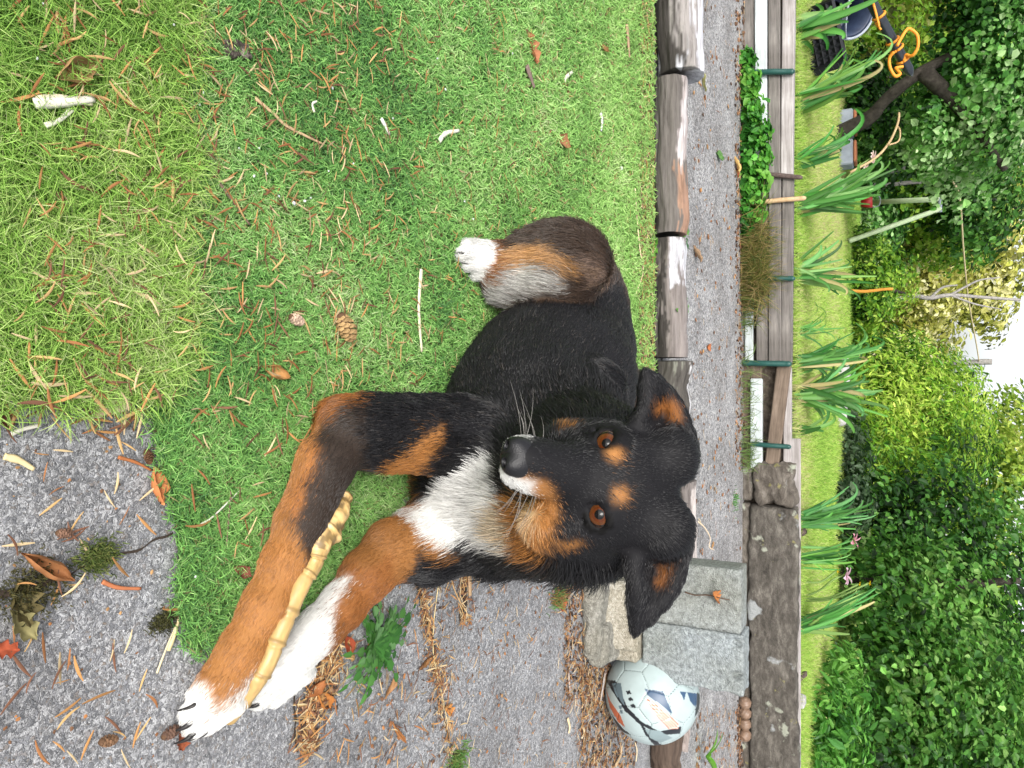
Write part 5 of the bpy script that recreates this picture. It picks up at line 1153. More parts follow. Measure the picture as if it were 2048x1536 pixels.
# grey bare trunk
mb = MB(); b0 = Q(1700, 597, 9.5); g = [Q(1810, 597, 9.5), Q(1830, 592, 9.5), Q(1860, 596, 9.5), Q(1900, 590, 9.6), Q(1960, 594, 9.8), Q(2040, 600, 10)]
mb.tube(bezier([b0 * np.array((1, 1, 0)) + np.array((0, 0, LZ))] + g, 50), np.linspace(.03, .016, 50), 8); mb.tube(bezier([g[2], Q(1885, 575, 9.5), Q(1915, 570, 9.5)], 16), np.linspace(.018, .008, 16), 7); mb.tube(bezier([g[3], Q(1930, 574, 9.7), Q(1960, 560, 9.8), Q(2000, 555, 9.9)], 16), np.linspace(.016, .007, 16), 7); mb.tube(bezier([g[3], Q(1950, 608, 9.7), Q(2000, 618, 9.9)], 16), np.linspace(.013, .006, 16), 7)
o = mb.build('bare_tree', M_wood_g, None, True); tag(o, 'bare grey forked trunk standing above the round bush', 'tree')
# leafy bank closing the view far off
def bank(name, Y, y0, y1, ztop, n, size, cols, seed):
    xs0, xs1 = Q(1788, y0, Y)[0], Q(1788, y1, Y)[0]; X = U(xs0, xs1, n); top = ztop((X - xs0) / (xs1 - xs0)); P = np.c_[X, Y + rng.normal(0, Y * .04, n), LZ + (top - LZ) * rng.random(n) ** .8 * (1 + .15 * (fbm(np.c_[X, 0 * X, 0 * X], .9, seed) - .5))]
    V, Fq, C = leaf_cloud(P, np.tile((0, -.7, .5), (n, 1)), U(.7, 1.4, n) * size, colpick(n, cols, P, .8, seed), M_leaf, .7); o = link(name, mesh_np(name, V, Fq, False, C), None, M_leaf); tag(o, kind='stuff')
bank('hedgerow_foliage', 19, -500, 615, lambda s: 3.0 - .7 * s, 9000, .20, OL[:2] + YG[2:], 3)
bank('hedgerow_foliage', 17, 850, 2100, lambda s: 1.9 + 2.6 * s, 9000, .19, YG, 5)
bank('woodland_foliage', 45, -600, 2200, lambda s: 2.2 + 4.5 * np.abs(s - .45), 12000, .5, OL[:2] + [(.28, .34, .10), (.44, .46, .2)], 7)
M_hill = noisy('far_hill', [(.3, (.05, .08, .03)), (.5, (.16, .20, .07)), (.7, (.34, .33, .14))], .6, .95, bmp=.5, bdist=.2)
X, Y = np.meshgrid(np.linspace(-120, 120, 90), np.linspace(48, 200, 40), indexing='ij'); P = np.stack([X, Y, LZ - .1 + np.clip((Y - 50) / 150, 0, 1) ** .8 * (7 + 3 * fbm(np.stack([X, Y, 0 * X], -1), .03, 4) - 3.5 * np.exp(-((X + 3) / 30) ** 2))], -1); idx = np.arange(90 * 40).reshape(90, 40)
tag(link('hill', mesh_np('hill', P.reshape(-1, 3), np.stack([idx[:-1, :-1], idx[1:, :-1], idx[1:, 1:], idx[:-1, 1:]], -1).reshape(-1, 4), True), None, M_hill), kind='structure')
# ================================================================== the dog
def nrm(v): v = np.asarray(v, float); return v / (np.linalg.norm(v) + 1e-12)
class SDF:
    def __init__(s): s.p = []
    def cap(s, a, b, ra, rb=None, k=.02, part='body', flow=None, sub=False):
        a = np.asarray(a, float); b = np.asarray(b, float)
        s.p.append(dict(t='c', a=a, b=b, ra=ra, rb=ra if rb is None else rb, k=k, part=part, flow=nrm(b - a) if flow is None else nrm(flow), sub=sub,
                        lo=np.minimum(a, b) - max(ra, rb or ra), hi=np.maximum(a, b) + max(ra, rb or ra)))
    def chain(s, pts, rs, k=.02, part='body', flow=1):
        for i in range(len(pts) - 1):
            d = (np.asarray(pts[i + 1]) - np.asarray(pts[i])) * flow
            s.cap(pts[i], pts[i + 1], rs[i], rs[i + 1], k, part, d)
    def ell(s, c, r, M=None, k=.02, part='body', flow=(0, 1, 0), sub=False):
        c = np.asarray(c, float); r = np.asarray(r, float)
        M = np.eye(3) if M is None else np.asarray(M)       # rows: local axes
        q = r.max()
        s.p.append(dict(t='e', c=c, r=r, M=M, k=k, part=part, flow=nrm(flow), sub=sub, lo=c - q, hi=c + q))
    def tri(s, a, b, c, r, k=.006, part='ear', flow=None):
        a, b, c = (np.asarray(v, float) for v in (a, b, c))
        s.p.append(dict(t='t', a=a, b=b, c=c, r_=r, k=k, part=part, flow=nrm(c - a) if flow is None else nrm(flow), sub=False,
                        lo=np.minimum(np.minimum(a, b), c) - r, hi=np.maximum(np.maximum(a, b), c) + r))
    @staticmethod
    def d1(p, P):
        if p['t'] == 'c':
            ab = p['b'] - p['a']; t = np.clip(((P - p['a']) @ ab) / (ab @ ab + 1e-12), 0, 1)
            return np.linalg.norm(P - p['a'] - t[..., None] * ab, axis=-1) - (p['ra'] + (p['rb'] - p['ra']) * t)
        if p['t'] == 'e':
            q = (P - p['c']) @ p['M'].T
            k0 = np.linalg.norm(q / p['r'], axis=-1); k1 = np.linalg.norm(q / p['r'] ** 2, axis=-1)
            return k0 * (k0 - 1) / (k1 + 1e-9)
        a, b, c = p['a'], p['b'], p['c']
        def seg(u, v):
            e = v - u; t = np.clip(((P - u) @ e) / (e @ e), 0, 1); return np.linalg.norm(P - u - t[..., None] * e, axis=-1)
        n = nrm(np.cross(b - a, c - a)); pl = (P - a) @ n
        ins = (((P - a) @ np.cross(n, b - a)) >= 0) & (((P - b) @ np.cross(n, c - b)) >= 0) & (((P - c) @ np.cross(n, a - c)) >= 0)
        return np.where(ins, np.abs(pl), np.minimum(np.minimum(seg(a, b), seg(b, c)), seg(c, a))) - p['r_']
    def eval(s, P):
        d = np.full(P.shape[:-1], .2)
        for p in s.p:
            e = s.d1(p, P); k = p['k']
            if p['sub']:
                h = np.clip(.5 - .5 * (d + e) / k, 0, 1); d = d + (-e - d) * h + k * h * (1 - h)
            else:
                h = np.clip(.5 + .5 * (d - e) / k, 0, 1); d = d + (e - d) * h - k * h * (1 - h)
        return d
    def mesh(s, h, proj_it=2):
        lo = np.min([p['lo'] for p in s.p if not p['sub']], axis=0) - 3 * h; hi = np.max([p['hi'] for p in s.p if not p['sub']], axis=0) + 3 * h
        n = np.ceil((hi - lo) / h).astype(int) + 1
        D = np.full(n, .2, np.float32)
        ax = [lo[i] + h * np.arange(n[i]) for i in range(3)]
        for p in s.p:
            pad = p['k'] + 3 * h
            i0 = np.maximum(np.floor((p['lo'] - pad - lo) / h).astype(int), 0); i1 = np.minimum(np.ceil((p['hi'] + pad - lo) / h).astype(int) + 1, n)
            if (i1 <= i0).any(): continue
            sl_ = tuple(slice(a, b) for a, b in zip(i0, i1))
            P = np.stack(np.meshgrid(*[ax[i][sl_[i]] for i in range(3)], indexing='ij'), -1)
            e = s.d1(p, P); d = D[sl_]; k = p['k']
            if p['sub']:
                hh = np.clip(.5 - .5 * (d + e) / k, 0, 1); D[sl_] = d + (-e - d) * hh + k * hh * (1 - hh)
            else:
                hh = np.clip(.5 + .5 * (d - e) / k, 0, 1); D[sl_] = d + (e - d) * hh - k * hh * (1 - hh)
        ins = D < 0
        c = np.zeros(np.array(n) - 1, np.int8)
        cnt = np.zeros(np.array(n) - 1, np.float32); acc = np.zeros((*(np.array(n) - 1), 3), np.float32)
        m = np.array(n) - 1
        def sub(A, o): return A[o[0]:o[0] + m[0], o[1]:o[1] + m[1], o[2]:o[2] + m[2]]
        for axis in range(3):
            o1, o2 = [a for a in range(3) if a != axis]
            for p in (0, 1):
                for q in (0, 1):
                    u = [0, 0, 0]; u[o1] = p; u[o2] = q; v = list(u); v[axis] = 1
                    A = sub(D, u); B = sub(D, v); x = (A < 0) != (B < 0)
                    t = np.where(x, A / (A - B + 1e-20), 0)
                    cnt += x
                    for d_ in range(3):
                        acc[..., d_] += np.where(x, (t if d_ == axis else u[d_]), 0)
        act = cnt > 0
        idx = np.full(m, -1, np.int32); idx[act] = np.arange(act.sum())
        ijk = np.argwhere(act)
        V = lo + h * (ijk + acc[act] / cnt[act][:, None])
        quads = []
        for axis in range(3):
            o1, o2 = [(1, 2), (2, 0), (0, 1)][axis]
            a = [slice(None)] * 3; b = [slice(None)] * 3
            a[axis] = slice(0, -1); b[axis] = slice(1, None)
            x = ins[tuple(a)] != ins[tuple(b)]
            e = np.argwhere(x)
            ok = (e[:, o1] > 0) & (e[:, o2] > 0) & (e[:, o1] < m[o1]) & (e[:, o2] < m[o2]); e = e[ok]
            def g(d1, d2):
                q = e.copy(); q[:, o1] -= d1; q[:, o2] -= d2; return idx[q[:, 0], q[:, 1], q[:, 2]]
            f = np.stack([g(1, 1), g(0, 1), g(0, 0), g(1, 0)], 1)
            flip = ~ins[e[:, 0], e[:, 1], e[:, 2]]
            f[flip] = f[flip][:, ::-1]
            quads.append(f)
        Fq = np.concatenate(quads); Fq = Fq[(Fq >= 0).all(1)]
        for _ in range(proj_it):
            d = s.eval(V); g = s.grad(V); V = V - np.clip(d, -h, h)[:, None] * g
        return V, Fq
    def grad(s, V, e=.0008):
        g = np.stack([s.eval(V + np.eye(3)[i] * e) - s.eval(V - np.eye(3)[i] * e) for i in range(3)], -1)
        return g / (np.linalg.norm(g, axis=1)[:, None] + 1e-12)

# --- head frame: origin midway between the eyes; m forward along the muzzle, a towards the dog's left, n up
EYE = DP(1200, 954, .712)
NOSE = DP(1025, 903, .655)
m_ = nrm(NOSE - EYE)
a_ = nrm(np.array((1.0, 0, 0)) - .20 * np.array(F_)); a_ = nrm(a_ - (a_ @ m_) * m_)
n_ = nrm(np.cross(a_, m_)); n_ = n_ if n_ @ np.array(U_) > 0 else -n_
HM = np.stack([m_, a_, n_])
def H(f, a, n): return EYE + f * m_ + a * a_ + n * n_
S = SDF()
B = 'body'
# torso from hips to chest
TORSO = [np.array(v) for v in ((-.105, 1.265, .098), (-.060, 1.185, .112), (-.005, 1.085, .125), (.055, .975, .135), (.115, .895, .135))]
S.chain(TORSO, [.086, .098, .117, .120, .100], .03, B, -1)
S.ell((.005, 1.06, .11), (.15, .118, .118), np.array([nrm((-.5, .87, 0)), nrm((.87, .5, 0)), (0, 0, 1)]), .04, B, (-.5, .87, 0))
S.ell((-.150, 1.215, .095), (.080, .085, .085), None, .035, B, (-.5, .6, -.3))
# chest front and neck
S.ell((.150, .885, .115), (.085, .075, .105), None, .04, 'chest', (.1, -.3, -1))
S.chain([(.085, .945, .19), (.115, .86, .27), H(-.080, .022, -.075)], [.10, .084, .058], .04, 'neck', -1)
S.chain([(.150, .865, .17), H(-.05, .03, -.085)], [.085, .055], .035, 'chest', -1)
# near foreleg (dog's right)
EL = G(702, 862, .050)
fl = [EL, G(652, 925, .047), G(606, 1045, .042), G(572, 1122, .038), G(532, 1208, .034), G(488, 1298, .030)]
S.cap((.080, .90, .145), EL + np.array((.005, .02, .015)), .056, .037, .025, 'arm1')
S.cap((.058, .83, .085), EL, .044, .036, .02, 'arm1')
S.cap(EL + np.array((-.010, -.004, -.01)), EL + np.array((-.006, .03, .005)), .026, .028, .02, 'arm1', flow=(-1, -.3, -.3))
S.cap((.088, .855, .13), (.005, .985, .235), .050, .036, .018, 'arm1', flow=(.3, -.5, -.9))
S.cap(fl[4] + np.array((0, 0, .004)), fl[4] + np.array((.008, -.006, .002)), .0225, .020, .008, 'leg1')
S.chain(fl, [.034, .030, .0265, .0230, .0215, .0215], .010, 'leg1')
S.cap(G(488, 1298, .028), G(440, 1375, .024), .0225, .0235, .012, 'leg1')
toe1 = []
for q0, q1 in (((462, 1352), (402, 1390)), ((448, 1372), (388, 1424)), ((450, 1392), (392, 1446)), ((462, 1402), (418, 1440))):
    a, b = G(*q0, .024), G(*q1, .015); S.cap(a, b, .0150, .0120, .0035, 'leg1'); toe1.append((a, b))
# far foreleg (dog's left)
f2 = [G(862, 1085, .075), G(790, 1098, .052), G(735, 1150, .044), G(685, 1212, .036), G(640, 1258, .031)]
S.cap((.175, .885, .12), f2[0], .06, .05, .03, 'arm2')
S.chain(f2, [.042, .036, .029, .0245, .0230], .012, 'leg2')
S.cap(G(640, 1258, .030), G(580, 1316, .025), .0235, .0235, .012, 'leg2')
toe2 = []
for q0, q1 in (((588, 1300), (528, 1342)), ((578, 1318), (512, 1376)), ((590, 1334), (520, 1392)), ((602, 1342), (552, 1388))):
    a, b = G(*q0, .024), G(*q1, .015); S.cap(a, b, .0150, .0120, .0035, 'leg2'); toe2.append((a, b))
# near hind leg: thigh folded on the ground, foot out to the front
KN = np.array((-.165, 1.10, .13))
S.ell((-.186, 1.108, .105), (.064, .092, .098), np.array([nrm((.8, .6, 0)), nrm((-.6, .8, .15)), nrm(np.cross(nrm((.8, .6, 0)), nrm((-.6, .8, .15))))]), .008, 'thigh', (-.2, -.8, -.6))
S.cap((-.176, 1.11, .088), G(1030, 552, .06), .066, .052, .012, 'thigh')
S.cap((-.20, 1.17, .10), (-.14, 1.25, .11), .075, .07, .02, 'thigh', flow=(-.2, -.8, -.6))
S.cap(G(1040, 525, .05), G(1000, 522, .035), .045, .028, .015, 'shank')
S.cap(G(1005, 522, .035), G(968, 520, .028), .026, .027, .012, 'hindfoot')
toeh = []
for q0, q1 in (((970, 500), (934, 494)), ((966, 514), (926, 508)), ((966, 530), (936, 528)), ((972, 544), (952, 546))):
    a, b = G(*q0, .026), G(*q1, .017); S.cap(a, b, .0155, .0125, .006, 'hindfoot'); toeh.append((a, b))
# tail and far haunch behind the back
S.ell(Q(1236, 785, 1.2), (.05, .06, .045), None, .02, 'haunch', (.5, .5, -.5))
S.chain([(-.13, 1.28, .08), (-.13, 1.36, .04), (-.08, 1.42, .03)], [.04, .028, .018], .02, 'tail')
# skull
hd = 'head'
S.ell(H(-.034, 0, -.014), (.056, .057, .046), HM, .012, hd, -m_)
S.ell(H(-.044, 0, -.020), (.040, .050, .040), HM, .02, hd, -m_)
for sgn in (-1, 1):
    S.ell(H(-.018, sgn * .024, .001), (.022, .018, .017), HM, .012, hd, -m_)        # brow
    S.ell(H(-.030, sgn * .040, -.036), (.045, .027, .034), HM, .018, hd, -m_)       # cheek
    S.ell(H(-.012, .044 if sgn > 0 else -.036, -.058), (.046, .026, .034) if sgn > 0 else (.036, .020, .028), HM, .02, hd, -m_ + sgn * .5 * a_ - .3 * n_)  # jowl ruff
S.cap(H(.000, 0, -.024), H(.070, 0, -.0235), .0325, .0225, .016, hd, -m_)           # muzzle
S.cap(H(.030, 0, -.012), H(.082, 0, -.0150), .0180, .0165, .012, hd, -m_)           # bridge
for sgn in (-1, 1):
    S.ell(H(.058, sgn * .0125, -.030), (.034, .0135, .0165), HM, .008, hd, -m_)     # lip
S.cap(H(-.01, 0, -.054), H(.062, 0, -.0465), .027, .0145, .010, hd, -m_)            # lower jaw
# ears: folded leather of thin rounded triangles
def ear(root_f, root_b, mids, tip, r=.0052):
    """root_f/root_b: front and back of the base; mids: rows of (front, mid, back); tip"""
    keys = [root_f] + mids
    tr = [bezier([k_[i] for k_ in keys] + [tip], 9) for i in range(3)]
    rows = [tuple(t_[i] for t_ in tr) for i in range(8)]
    for (a0, a1, a2), (b0, b1, b2) in zip(rows[:-1], rows[1:]):
        for q in ((a0, b0, b1), (a0, b1, a1), (a1, b1, b2), (a1, b2, a2)): S.tri(*q, r, .009, 'ear', flow=tip - root_f[1])
    l0, l1, l2 = rows[-1]
    S.tri(l0, tip, l1, r * .8, .008, 'ear', flow=tip - root_f[1]); S.tri(l1, tip, l2, r * .8, .008, 'ear', flow=tip - root_f[1])
eL = [  # image-left ear (the dog's right): (lower/front edge, hollow, upper/back edge)
    (DP(1259, 872, .755), DP(1304, 876, .790), DP(1354, 905, .770)),
    (DP(1277, 842, .750), DP(1316, 835, .795), DP(1366, 868, .765)),
    (DP(1294, 808, .752), DP(1324, 800, .788), DP(1360, 830, .765))]
ear(eL[0], None, eL[1:] + [(DP(1292, 780, .755), DP(1314, 775, .775), DP(1336, 790, .765))], DP(1292, 748, .755))
eR = [
    (DP(1256, 1090, .735), DP(1304, 1085, .765), DP(1354, 1065, .748)),
    (DP(1266, 1130, .725), DP(1304, 1122, .770), DP(1358, 1120, .738)),
    (DP(1272, 1168, .722), DP(1298, 1165, .755), DP(1352, 1160, .735))]
ear(eR[0], None, eR[1:] + [(DP(1270, 1205, .725), DP(1288, 1208, .740), DP(1324, 1205, .735))], DP(1270, 1260, .735))
for e in (eL, eR):      # ear roots on the skull
    S.cap(e[0][1] * .5 + e[0][2] * .5, H(-.075, .035 if e is eR else -.035, .015), .022, .03, .02, hd, flow=-m_)
# eye sockets, lids
EYES = []
for sgn in (-1, 1):
    out_ = nrm(.72 * m_ + sgn * .36 * a_ + .52 * n_)
    c = H(-.0080, sgn * .0335, -.0035)
    ea = nrm(np.cross(n_, out_)); ea = ea if ea @ a_ > 0 else -ea
    en = nrm(np.cross(out_, ea)); en = en if en @ n_ > 0 else -en
    EYES.append((c, out_, ea, en))
    S.ell(c + out_ * .010, (.0148, .0148, .0148), None, .005, hd, -m_, sub=True)
for c, out_, ea, en in EYES:
    r = .0149
    up = [(-.0138, 0), (-.0080, .0086), (.0, .0108), (.0080, .0088), (.0138, .0006)]; dn = [(-.0138, 0), (-.0080, -.0078), (0, -.0100), (.0080, -.0082), (.0138, .0006)]
    for L, rr in ((up, .0034), (dn, .0028)):
        P3 = [c + ea * x + en * y + out_ * math.sqrt(max(r * r - x * x - y * y, 1e-8)) for x, y in L]
        S.chain(P3, [rr * .8, rr, rr, rr, rr * .8], .004, 'lid', 1)

DV, DF = S.mesh(.004)
DV[:, 2] = np.maximum(DV[:, 2], .004)
DN = S.grad(DV)
# which part and which way the coat runs
best = np.full(len(DV), 9.0); part = np.zeros(len(DV), int); flow = np.zeros_like(DV); wsum = np.zeros(len(DV))
names = []
for p in S.p:
    if p['sub']: continue
    if p['part'] not in names: names.append(p['part'])
    d = S.d1(p, DV); i = names.index(p['part'])
    up_ = d < best; part[up_] = i; best = np.minimum(best, d)
    wgt = np.exp(-np.clip(d, 0, 1) / .010); flow += wgt[:, None] * p['flow']; wsum += wgt
isp = lambda *q: np.isin(part, [names.index(x) for x in q if x in names])
flow /= np.linalg.norm(flow, axis=1)[:, None] + 1e-9

# --- coat markings
px, py = proj(DV)
wob = (fbm(DV, 60, 3) - .5) * 26; wob2 = (fbm(DV, 60, 9) - .5) * 26
px += wob; py += wob2
def inpoly(poly):
    poly = np.asarray(poly, float); x0, y0 = poly[:, 0], poly[:, 1]; ins_ = np.zeros(len(px), bool)
    j = len(poly) - 1
    for i in range(len(poly)):
        c = ((y0[i] > py) != (y0[j] > py)) & (px < (x0[j] - x0[i]) * (py - y0[i]) / (y0[j] - y0[i] + 1e-9) + x0[i]); ins_ ^= c; j = i
    return ins_
BLACK, TAN, WHITE = np.array((.0085, .0082, .0094)), np.array((.31, .138, .043)), np.array((.64, .635, .61))
DTAN, GREY, BROWN = np.array((.22, .085, .024)), np.array((.30, .29, .27)), np.array((.060, .038, .026))
C = np.tile(BLACK, (len(DV), 1))
def paint(msk, c): C[msk] = c
fl1 = isp('leg1', 'arm1'); fl2 = isp('leg2', 'arm2'); hdm = isp('head', 'lid', 'ear', 'neck', 'chest'); hind = isp('thigh', 'shank', 'hindfoot', 'tail'); torso = isp('body', 'haunch', 'arm1', 'neck', 'chest')
nb = isp('arm1', 'body', 'chest', 'arm2', 'neck')
# near foreleg
paint(fl1 & (px < 735), np.array((.030, .021, .016)))
paint(fl1 & inpoly([(300, 1250), (300, 1560), (560, 1400), (610, 1160), (612, 1110), (585, 1060), (575, 1030), (600, 960), (625, 905), (640, 850), (620, 770), (300, 900)]), TAN)
paint(fl1 & inpoly([(640, 770), (730, 770), (735, 800), (690, 812), (650, 850), (630, 850)]), DTAN)
paint(fl1 & inpoly([(580, 1010), (628, 880), (640, 895), (606, 1010), (590, 1060)]), np.array((.30, .12, .035)))
paint(fl1 & inpoly([(330, 1380), (415, 1360), (425, 1395), (440, 1420), (480, 1380), (520, 1340), (520, 1480), (330, 1530)]), WHITE)
# far foreleg
paint(fl2 & inpoly([(560, 1100), (830, 980), (870, 1030), (840, 1100), (790, 1200), (700, 1290), (600, 1340), (560, 1200)]), TAN * .8)
paint(fl2 & inpoly([(640, 1150), (770, 1090), (800, 1170), (700, 1300), (640, 1300)]), DTAN)
paint(fl2 & inpoly([(700, 1080), (830, 980), (850, 1060), (770, 1110), (720, 1140)]), TAN * .75)
paint(fl2 & inpoly([(695, 1150), (705, 1162), (668, 1205), (668, 1240), (660, 1310), (600, 1420), (440, 1460), (440, 1300), (600, 1200)]), WHITE)
# chest
paint(nb & inpoly([(755, 945), (800, 920), (890, 845), (880, 890), (850, 940), (838, 985), (800, 1000), (770, 975)]), TAN)
paint(isp('chest', 'arm1', 'arm2', 'body', 'neck') & inpoly([(780, 965), (832, 962), (822, 1010), (826, 1035), (850, 1000), (900, 960), (985, 910), (1010, 1000), (1060, 1060), (1040, 1105), (960, 1080), (930, 1075), (900, 1100), (850, 1090), (800, 1030)]), WHITE)
paint(isp('chest', 'arm2', 'body') & inpoly([(840, 1075), (905, 1095), (930, 1120), (860, 1115)]), TAN)
# hind leg
paint(hind, BROWN * .8)
paint(hind & inpoly([(985, 540), (1020, 530), (1060, 525), (1130, 560), (1150, 575), (1090, 590), (980, 620)]), GREY * 1.3)
paint(hind & inpoly([(985, 495), (1040, 490), (1090, 485), (1120, 510), (1170, 540), (1150, 555), (1080, 525), (1010, 545), (985, 560)]), np.array((.34, .19, .085)))
paint(hind & inpoly([(975, 470), (1010, 490), (1016, 560), (975, 580)]), DTAN)
paint(isp('hindfoot') & inpoly([(900, 460), (996, 470), (990, 520), (985, 570), (900, 580)]), WHITE)
paint(isp('thigh') & inpoly([(1160, 515), (1215, 530), (1220, 565), (1180, 575)]), np.array((.16, .11, .085)))
paint(isp('haunch'), BROWN)
# head
hh = isp('head', 'lid')
white_m = [(960, 840), (1015, 845), (1052, 852), (1055, 872), (1010, 885), (1000, 930), (1030, 945), (1066, 955), (1062, 990), (1040, 1012), (1005, 1010), (965, 985)]
paint(hh & inpoly([(1030, 940), (1070, 950), (1106, 985), (1112, 1030), (1104, 1070), (1080, 1095), (1050, 1095), (1020, 1075), (985, 1010), (990, 950)]), TAN)
paint(isp('neck', 'chest') & inpoly([(1015, 1010), (1100, 1010), (1115, 1060), (1080, 1115), (1040, 1100)]), TAN)
paint(hh & inpoly([(1040, 846), (1090, 851), (1150, 842), (1150, 846), (1095, 859), (1060, 862)]), TAN)
paint(hh & inpoly(white_m), WHITE * .9)
paint(hh & inpoly([(1100, 1080), (1156, 1083), (1158, 1095), (1112, 1097)]), TAN * .8)
for cx_, cy_, rx_, ry_ in ((1231, 908, 17, 13), (1238, 992, 18, 14)):
    paint(hh & (((px - wob * .6 - cx_) / rx_) ** 2 + ((py - wob2 * .6 - cy_) / ry_) ** 2 < 1), TAN * 1.1)
paint(hh & inpoly([(1012, 1010), (1060, 1000), (1072, 1030), (1058, 1062), (1025, 1050)]), np.array((.50, .34, .19)))
paint(isp('neck', 'chest', 'head') & inpoly([(985, 1010), (1020, 1020), (1040, 1075), (1020, 1100), (985, 1060)]), np.array((.56, .46, .33)))
# ears: tan hair inside
inner = isp('ear') & ((DN @ np.array(F_)) < -.1)
paint(inner & inpoly([(1300, 818), (1345, 800), (1366, 830), (1362, 865), (1325, 880), (1312, 862), (1335, 850), (1338, 830)]), DTAN * 1.2)
paint(inner & inpoly([(1330, 1105), (1352, 1108), (1350, 1135), (1325, 1172), (1312, 1172), (1328, 1140), (1326, 1120)]), DTAN * 1.2)
C = C * (0.85 + .3 * fbm(DV, 90, 5))[:, None]
# soften the borders along the surface
nbr = np.concatenate([DF[:, [0, 1]], DF[:, [1, 2]], DF[:, [2, 3]], DF[:, [3, 0]]]); 
for _ in range(2):
    acc = C.copy(); cn = np.ones(len(C))
    for k_ in range(3): acc[:, k_] += np.bincount(nbr[:, 0], C[nbr[:, 1], k_], len(C)) + np.bincount(nbr[:, 1], C[nbr[:, 0], k_], len(C))
    cn += np.bincount(nbr.ravel(), minlength=len(C)); C = acc / cn[:, None]
lidm = isp('lid'); C[lidm] = (.004, .0037, .0037)

M_skin = attrmat('dog_coat', .65, .15)
M_fur = attrmat('dog_fur', .36, .5)
dog = empty('dog', (0.05, 1.0, 0))
tag(dog, 'black, tan and white dog lying on turf and looking up', 'dog')
def kid(o):
    o.parent = dog; o.matrix_parent_inverse = Matrix.Translation(-Vector(dog.location)); return o
body = kid(link('body', mesh_np('body', DV, DF, True, C), None, M_skin))

# --- fur
def tri_areas():
    a, b, c, d = (DV[DF[:, i]] for i in range(4)); return .5 * np.linalg.norm(np.cross(c - a, d - b), axis=1)
fa = tri_areas()
vlen = np.full(len(DV), .016); vden = np.ones(len(DV))
for nm, L, D_ in (('head', .0075, 2.2), ('lid', .0, .0), ('ear', .0058, 2.0), ('neck', .018, 1.4), ('chest', .034, 1.4), ('leg1', .0075, 2.6), ('leg2', .0075, 2.6), ('arm1', .0125, 1.5), ('arm2', .017, 1.3),
                  ('hindfoot', .009, 1.6), ('thigh', .019, 1.3), ('shank', .013, 1.3), ('body', .0115, 1.5), ('haunch', .018, 1)):
    q = isp(nm); vlen[q] = L; vden[q] = D_
hp = (DV - EYE) @ HM.T
q = isp('head'); vlen[q] = np.clip(.0060 + np.clip(-hp[q, 0] - .04, 0, .1) * .09 + np.clip(-hp[q, 2] - .035, 0, .1) * .5, .0045, .018)
vlen[q & (hp[:, 0] > .03)] *= .75
vden[(DV[:, 2] < .006)] = 0
vden[(DN[:, 1] > .75)] *= .35
for c, out_, ea, en in EYES:
    dd = np.linalg.norm(DV - (c + out_ * .012), axis=1); vden[dd < .0150] = 0; vlen[dd < .022] *= .5
nosec = H(.090, 0, -.014); vden[np.linalg.norm(DV - nosec, axis=1) < .017] = 0
fw = fa * vden[DF].mean(1); fw /= fw.sum()
NH = 230000
fi = rng.choice(len(DF), NH, p=fw)
uv = rng.random((NH, 2)); u, v = uv[:, :1], uv[:, 1:]
def bil(A): a, b, c, d = (A[DF[fi, i]] for i in range(4)); return (a * (1 - u) + b * u) * (1 - v) + (d * (1 - u) + c * u) * v
root = bil(DV); nor = bil(DN); nor /= np.linalg.norm(nor, axis=1)[:, None]
fl_ = bil(flow); vj = DF[fi, 0].copy()
ee = np.vstack([nbr, nbr[:, ::-1]]); ee = ee[np.argsort(ee[:, 0], kind='stable')]; st_ = np.searchsorted(ee[:, 0], np.arange(len(DV))); ct_ = np.searchsorted(ee[:, 0], np.arange(len(DV)), 'right') - st_
lg_ = np.isin(part[vj], [names.index(x) for x in ('leg1', 'arm1', 'leg2', 'thigh', 'shank')])
for it_ in range(11):
    mv = (rng.random(NH) < .7) & (lg_ | (it_ < 4)); vj = np.where(mv, ee[np.minimum(st_[vj] + (rng.random(NH) * ct_[vj]).astype(int), len(ee) - 1), 1], vj)
hc = C[vj]
ln = vlen[DF[fi, 0]] * rng.uniform(.55, 1.25, NH)
fl_ = fl_ - (fl_ * nor).sum(1)[:, None] * nor; fl_ /= np.linalg.norm(fl_, axis=1)[:, None] + 1e-9
swirl = (np.stack([fbm(root, 40, s_) for s_ in (21, 22, 23)], -1) - .5) * 1.1 + rng.normal(0, .13, (NH, 3))
swirl *= np.where(np.isin(part[DF[fi, 0]], [names.index(x) for x in ('head', 'ear', 'leg1', 'leg2', 'hindfoot')]), .55, 1.0)[:, None]
fl_ = fl_ + swirl; fl_ /= np.linalg.norm(fl_, axis=1)[:, None]
lift = rng.uniform(.12, .34, NH)[:, None]
chest_ = np.isin(part[DF[fi, 0]], [names.index('chest')]); lift[chest_] *= 1.25
d0 = fl_ * (1 - lift) + nor * lift * 1.3; d0 /= np.linalg.norm(d0, axis=1)[:, None]
g_ = np.array((0, 0, -1.0))
p0 = root - nor * .0008; p1 = p0 + d0 * (ln * .4)[:, None]
d1 = fl_ * .95 + nor * .10 + g_ * .12; d1 /= np.linalg.norm(d1, axis=1)[:, None]
p2 = p1 + d1 * (ln * .35)[:, None]; p3 = p2 + (d1 - nor * .12 + g_ * .08) * (ln * .3)[:, None]
pts = np.stack([p0, p1, p2, p3], 1)
pts[..., 2] = np.maximum(pts[..., 2], .002)
thick = np.where(np.isin(part[DF[fi, 0]], [names.index(x) for x in ('head', 'ear', 'leg1', 'leg2', 'hindfoot')]), .00022, .00030) * rng.uniform(.7, 1.3, NH)
rads = thick[:, None] * np.array((1.0, .95, .7, .15))
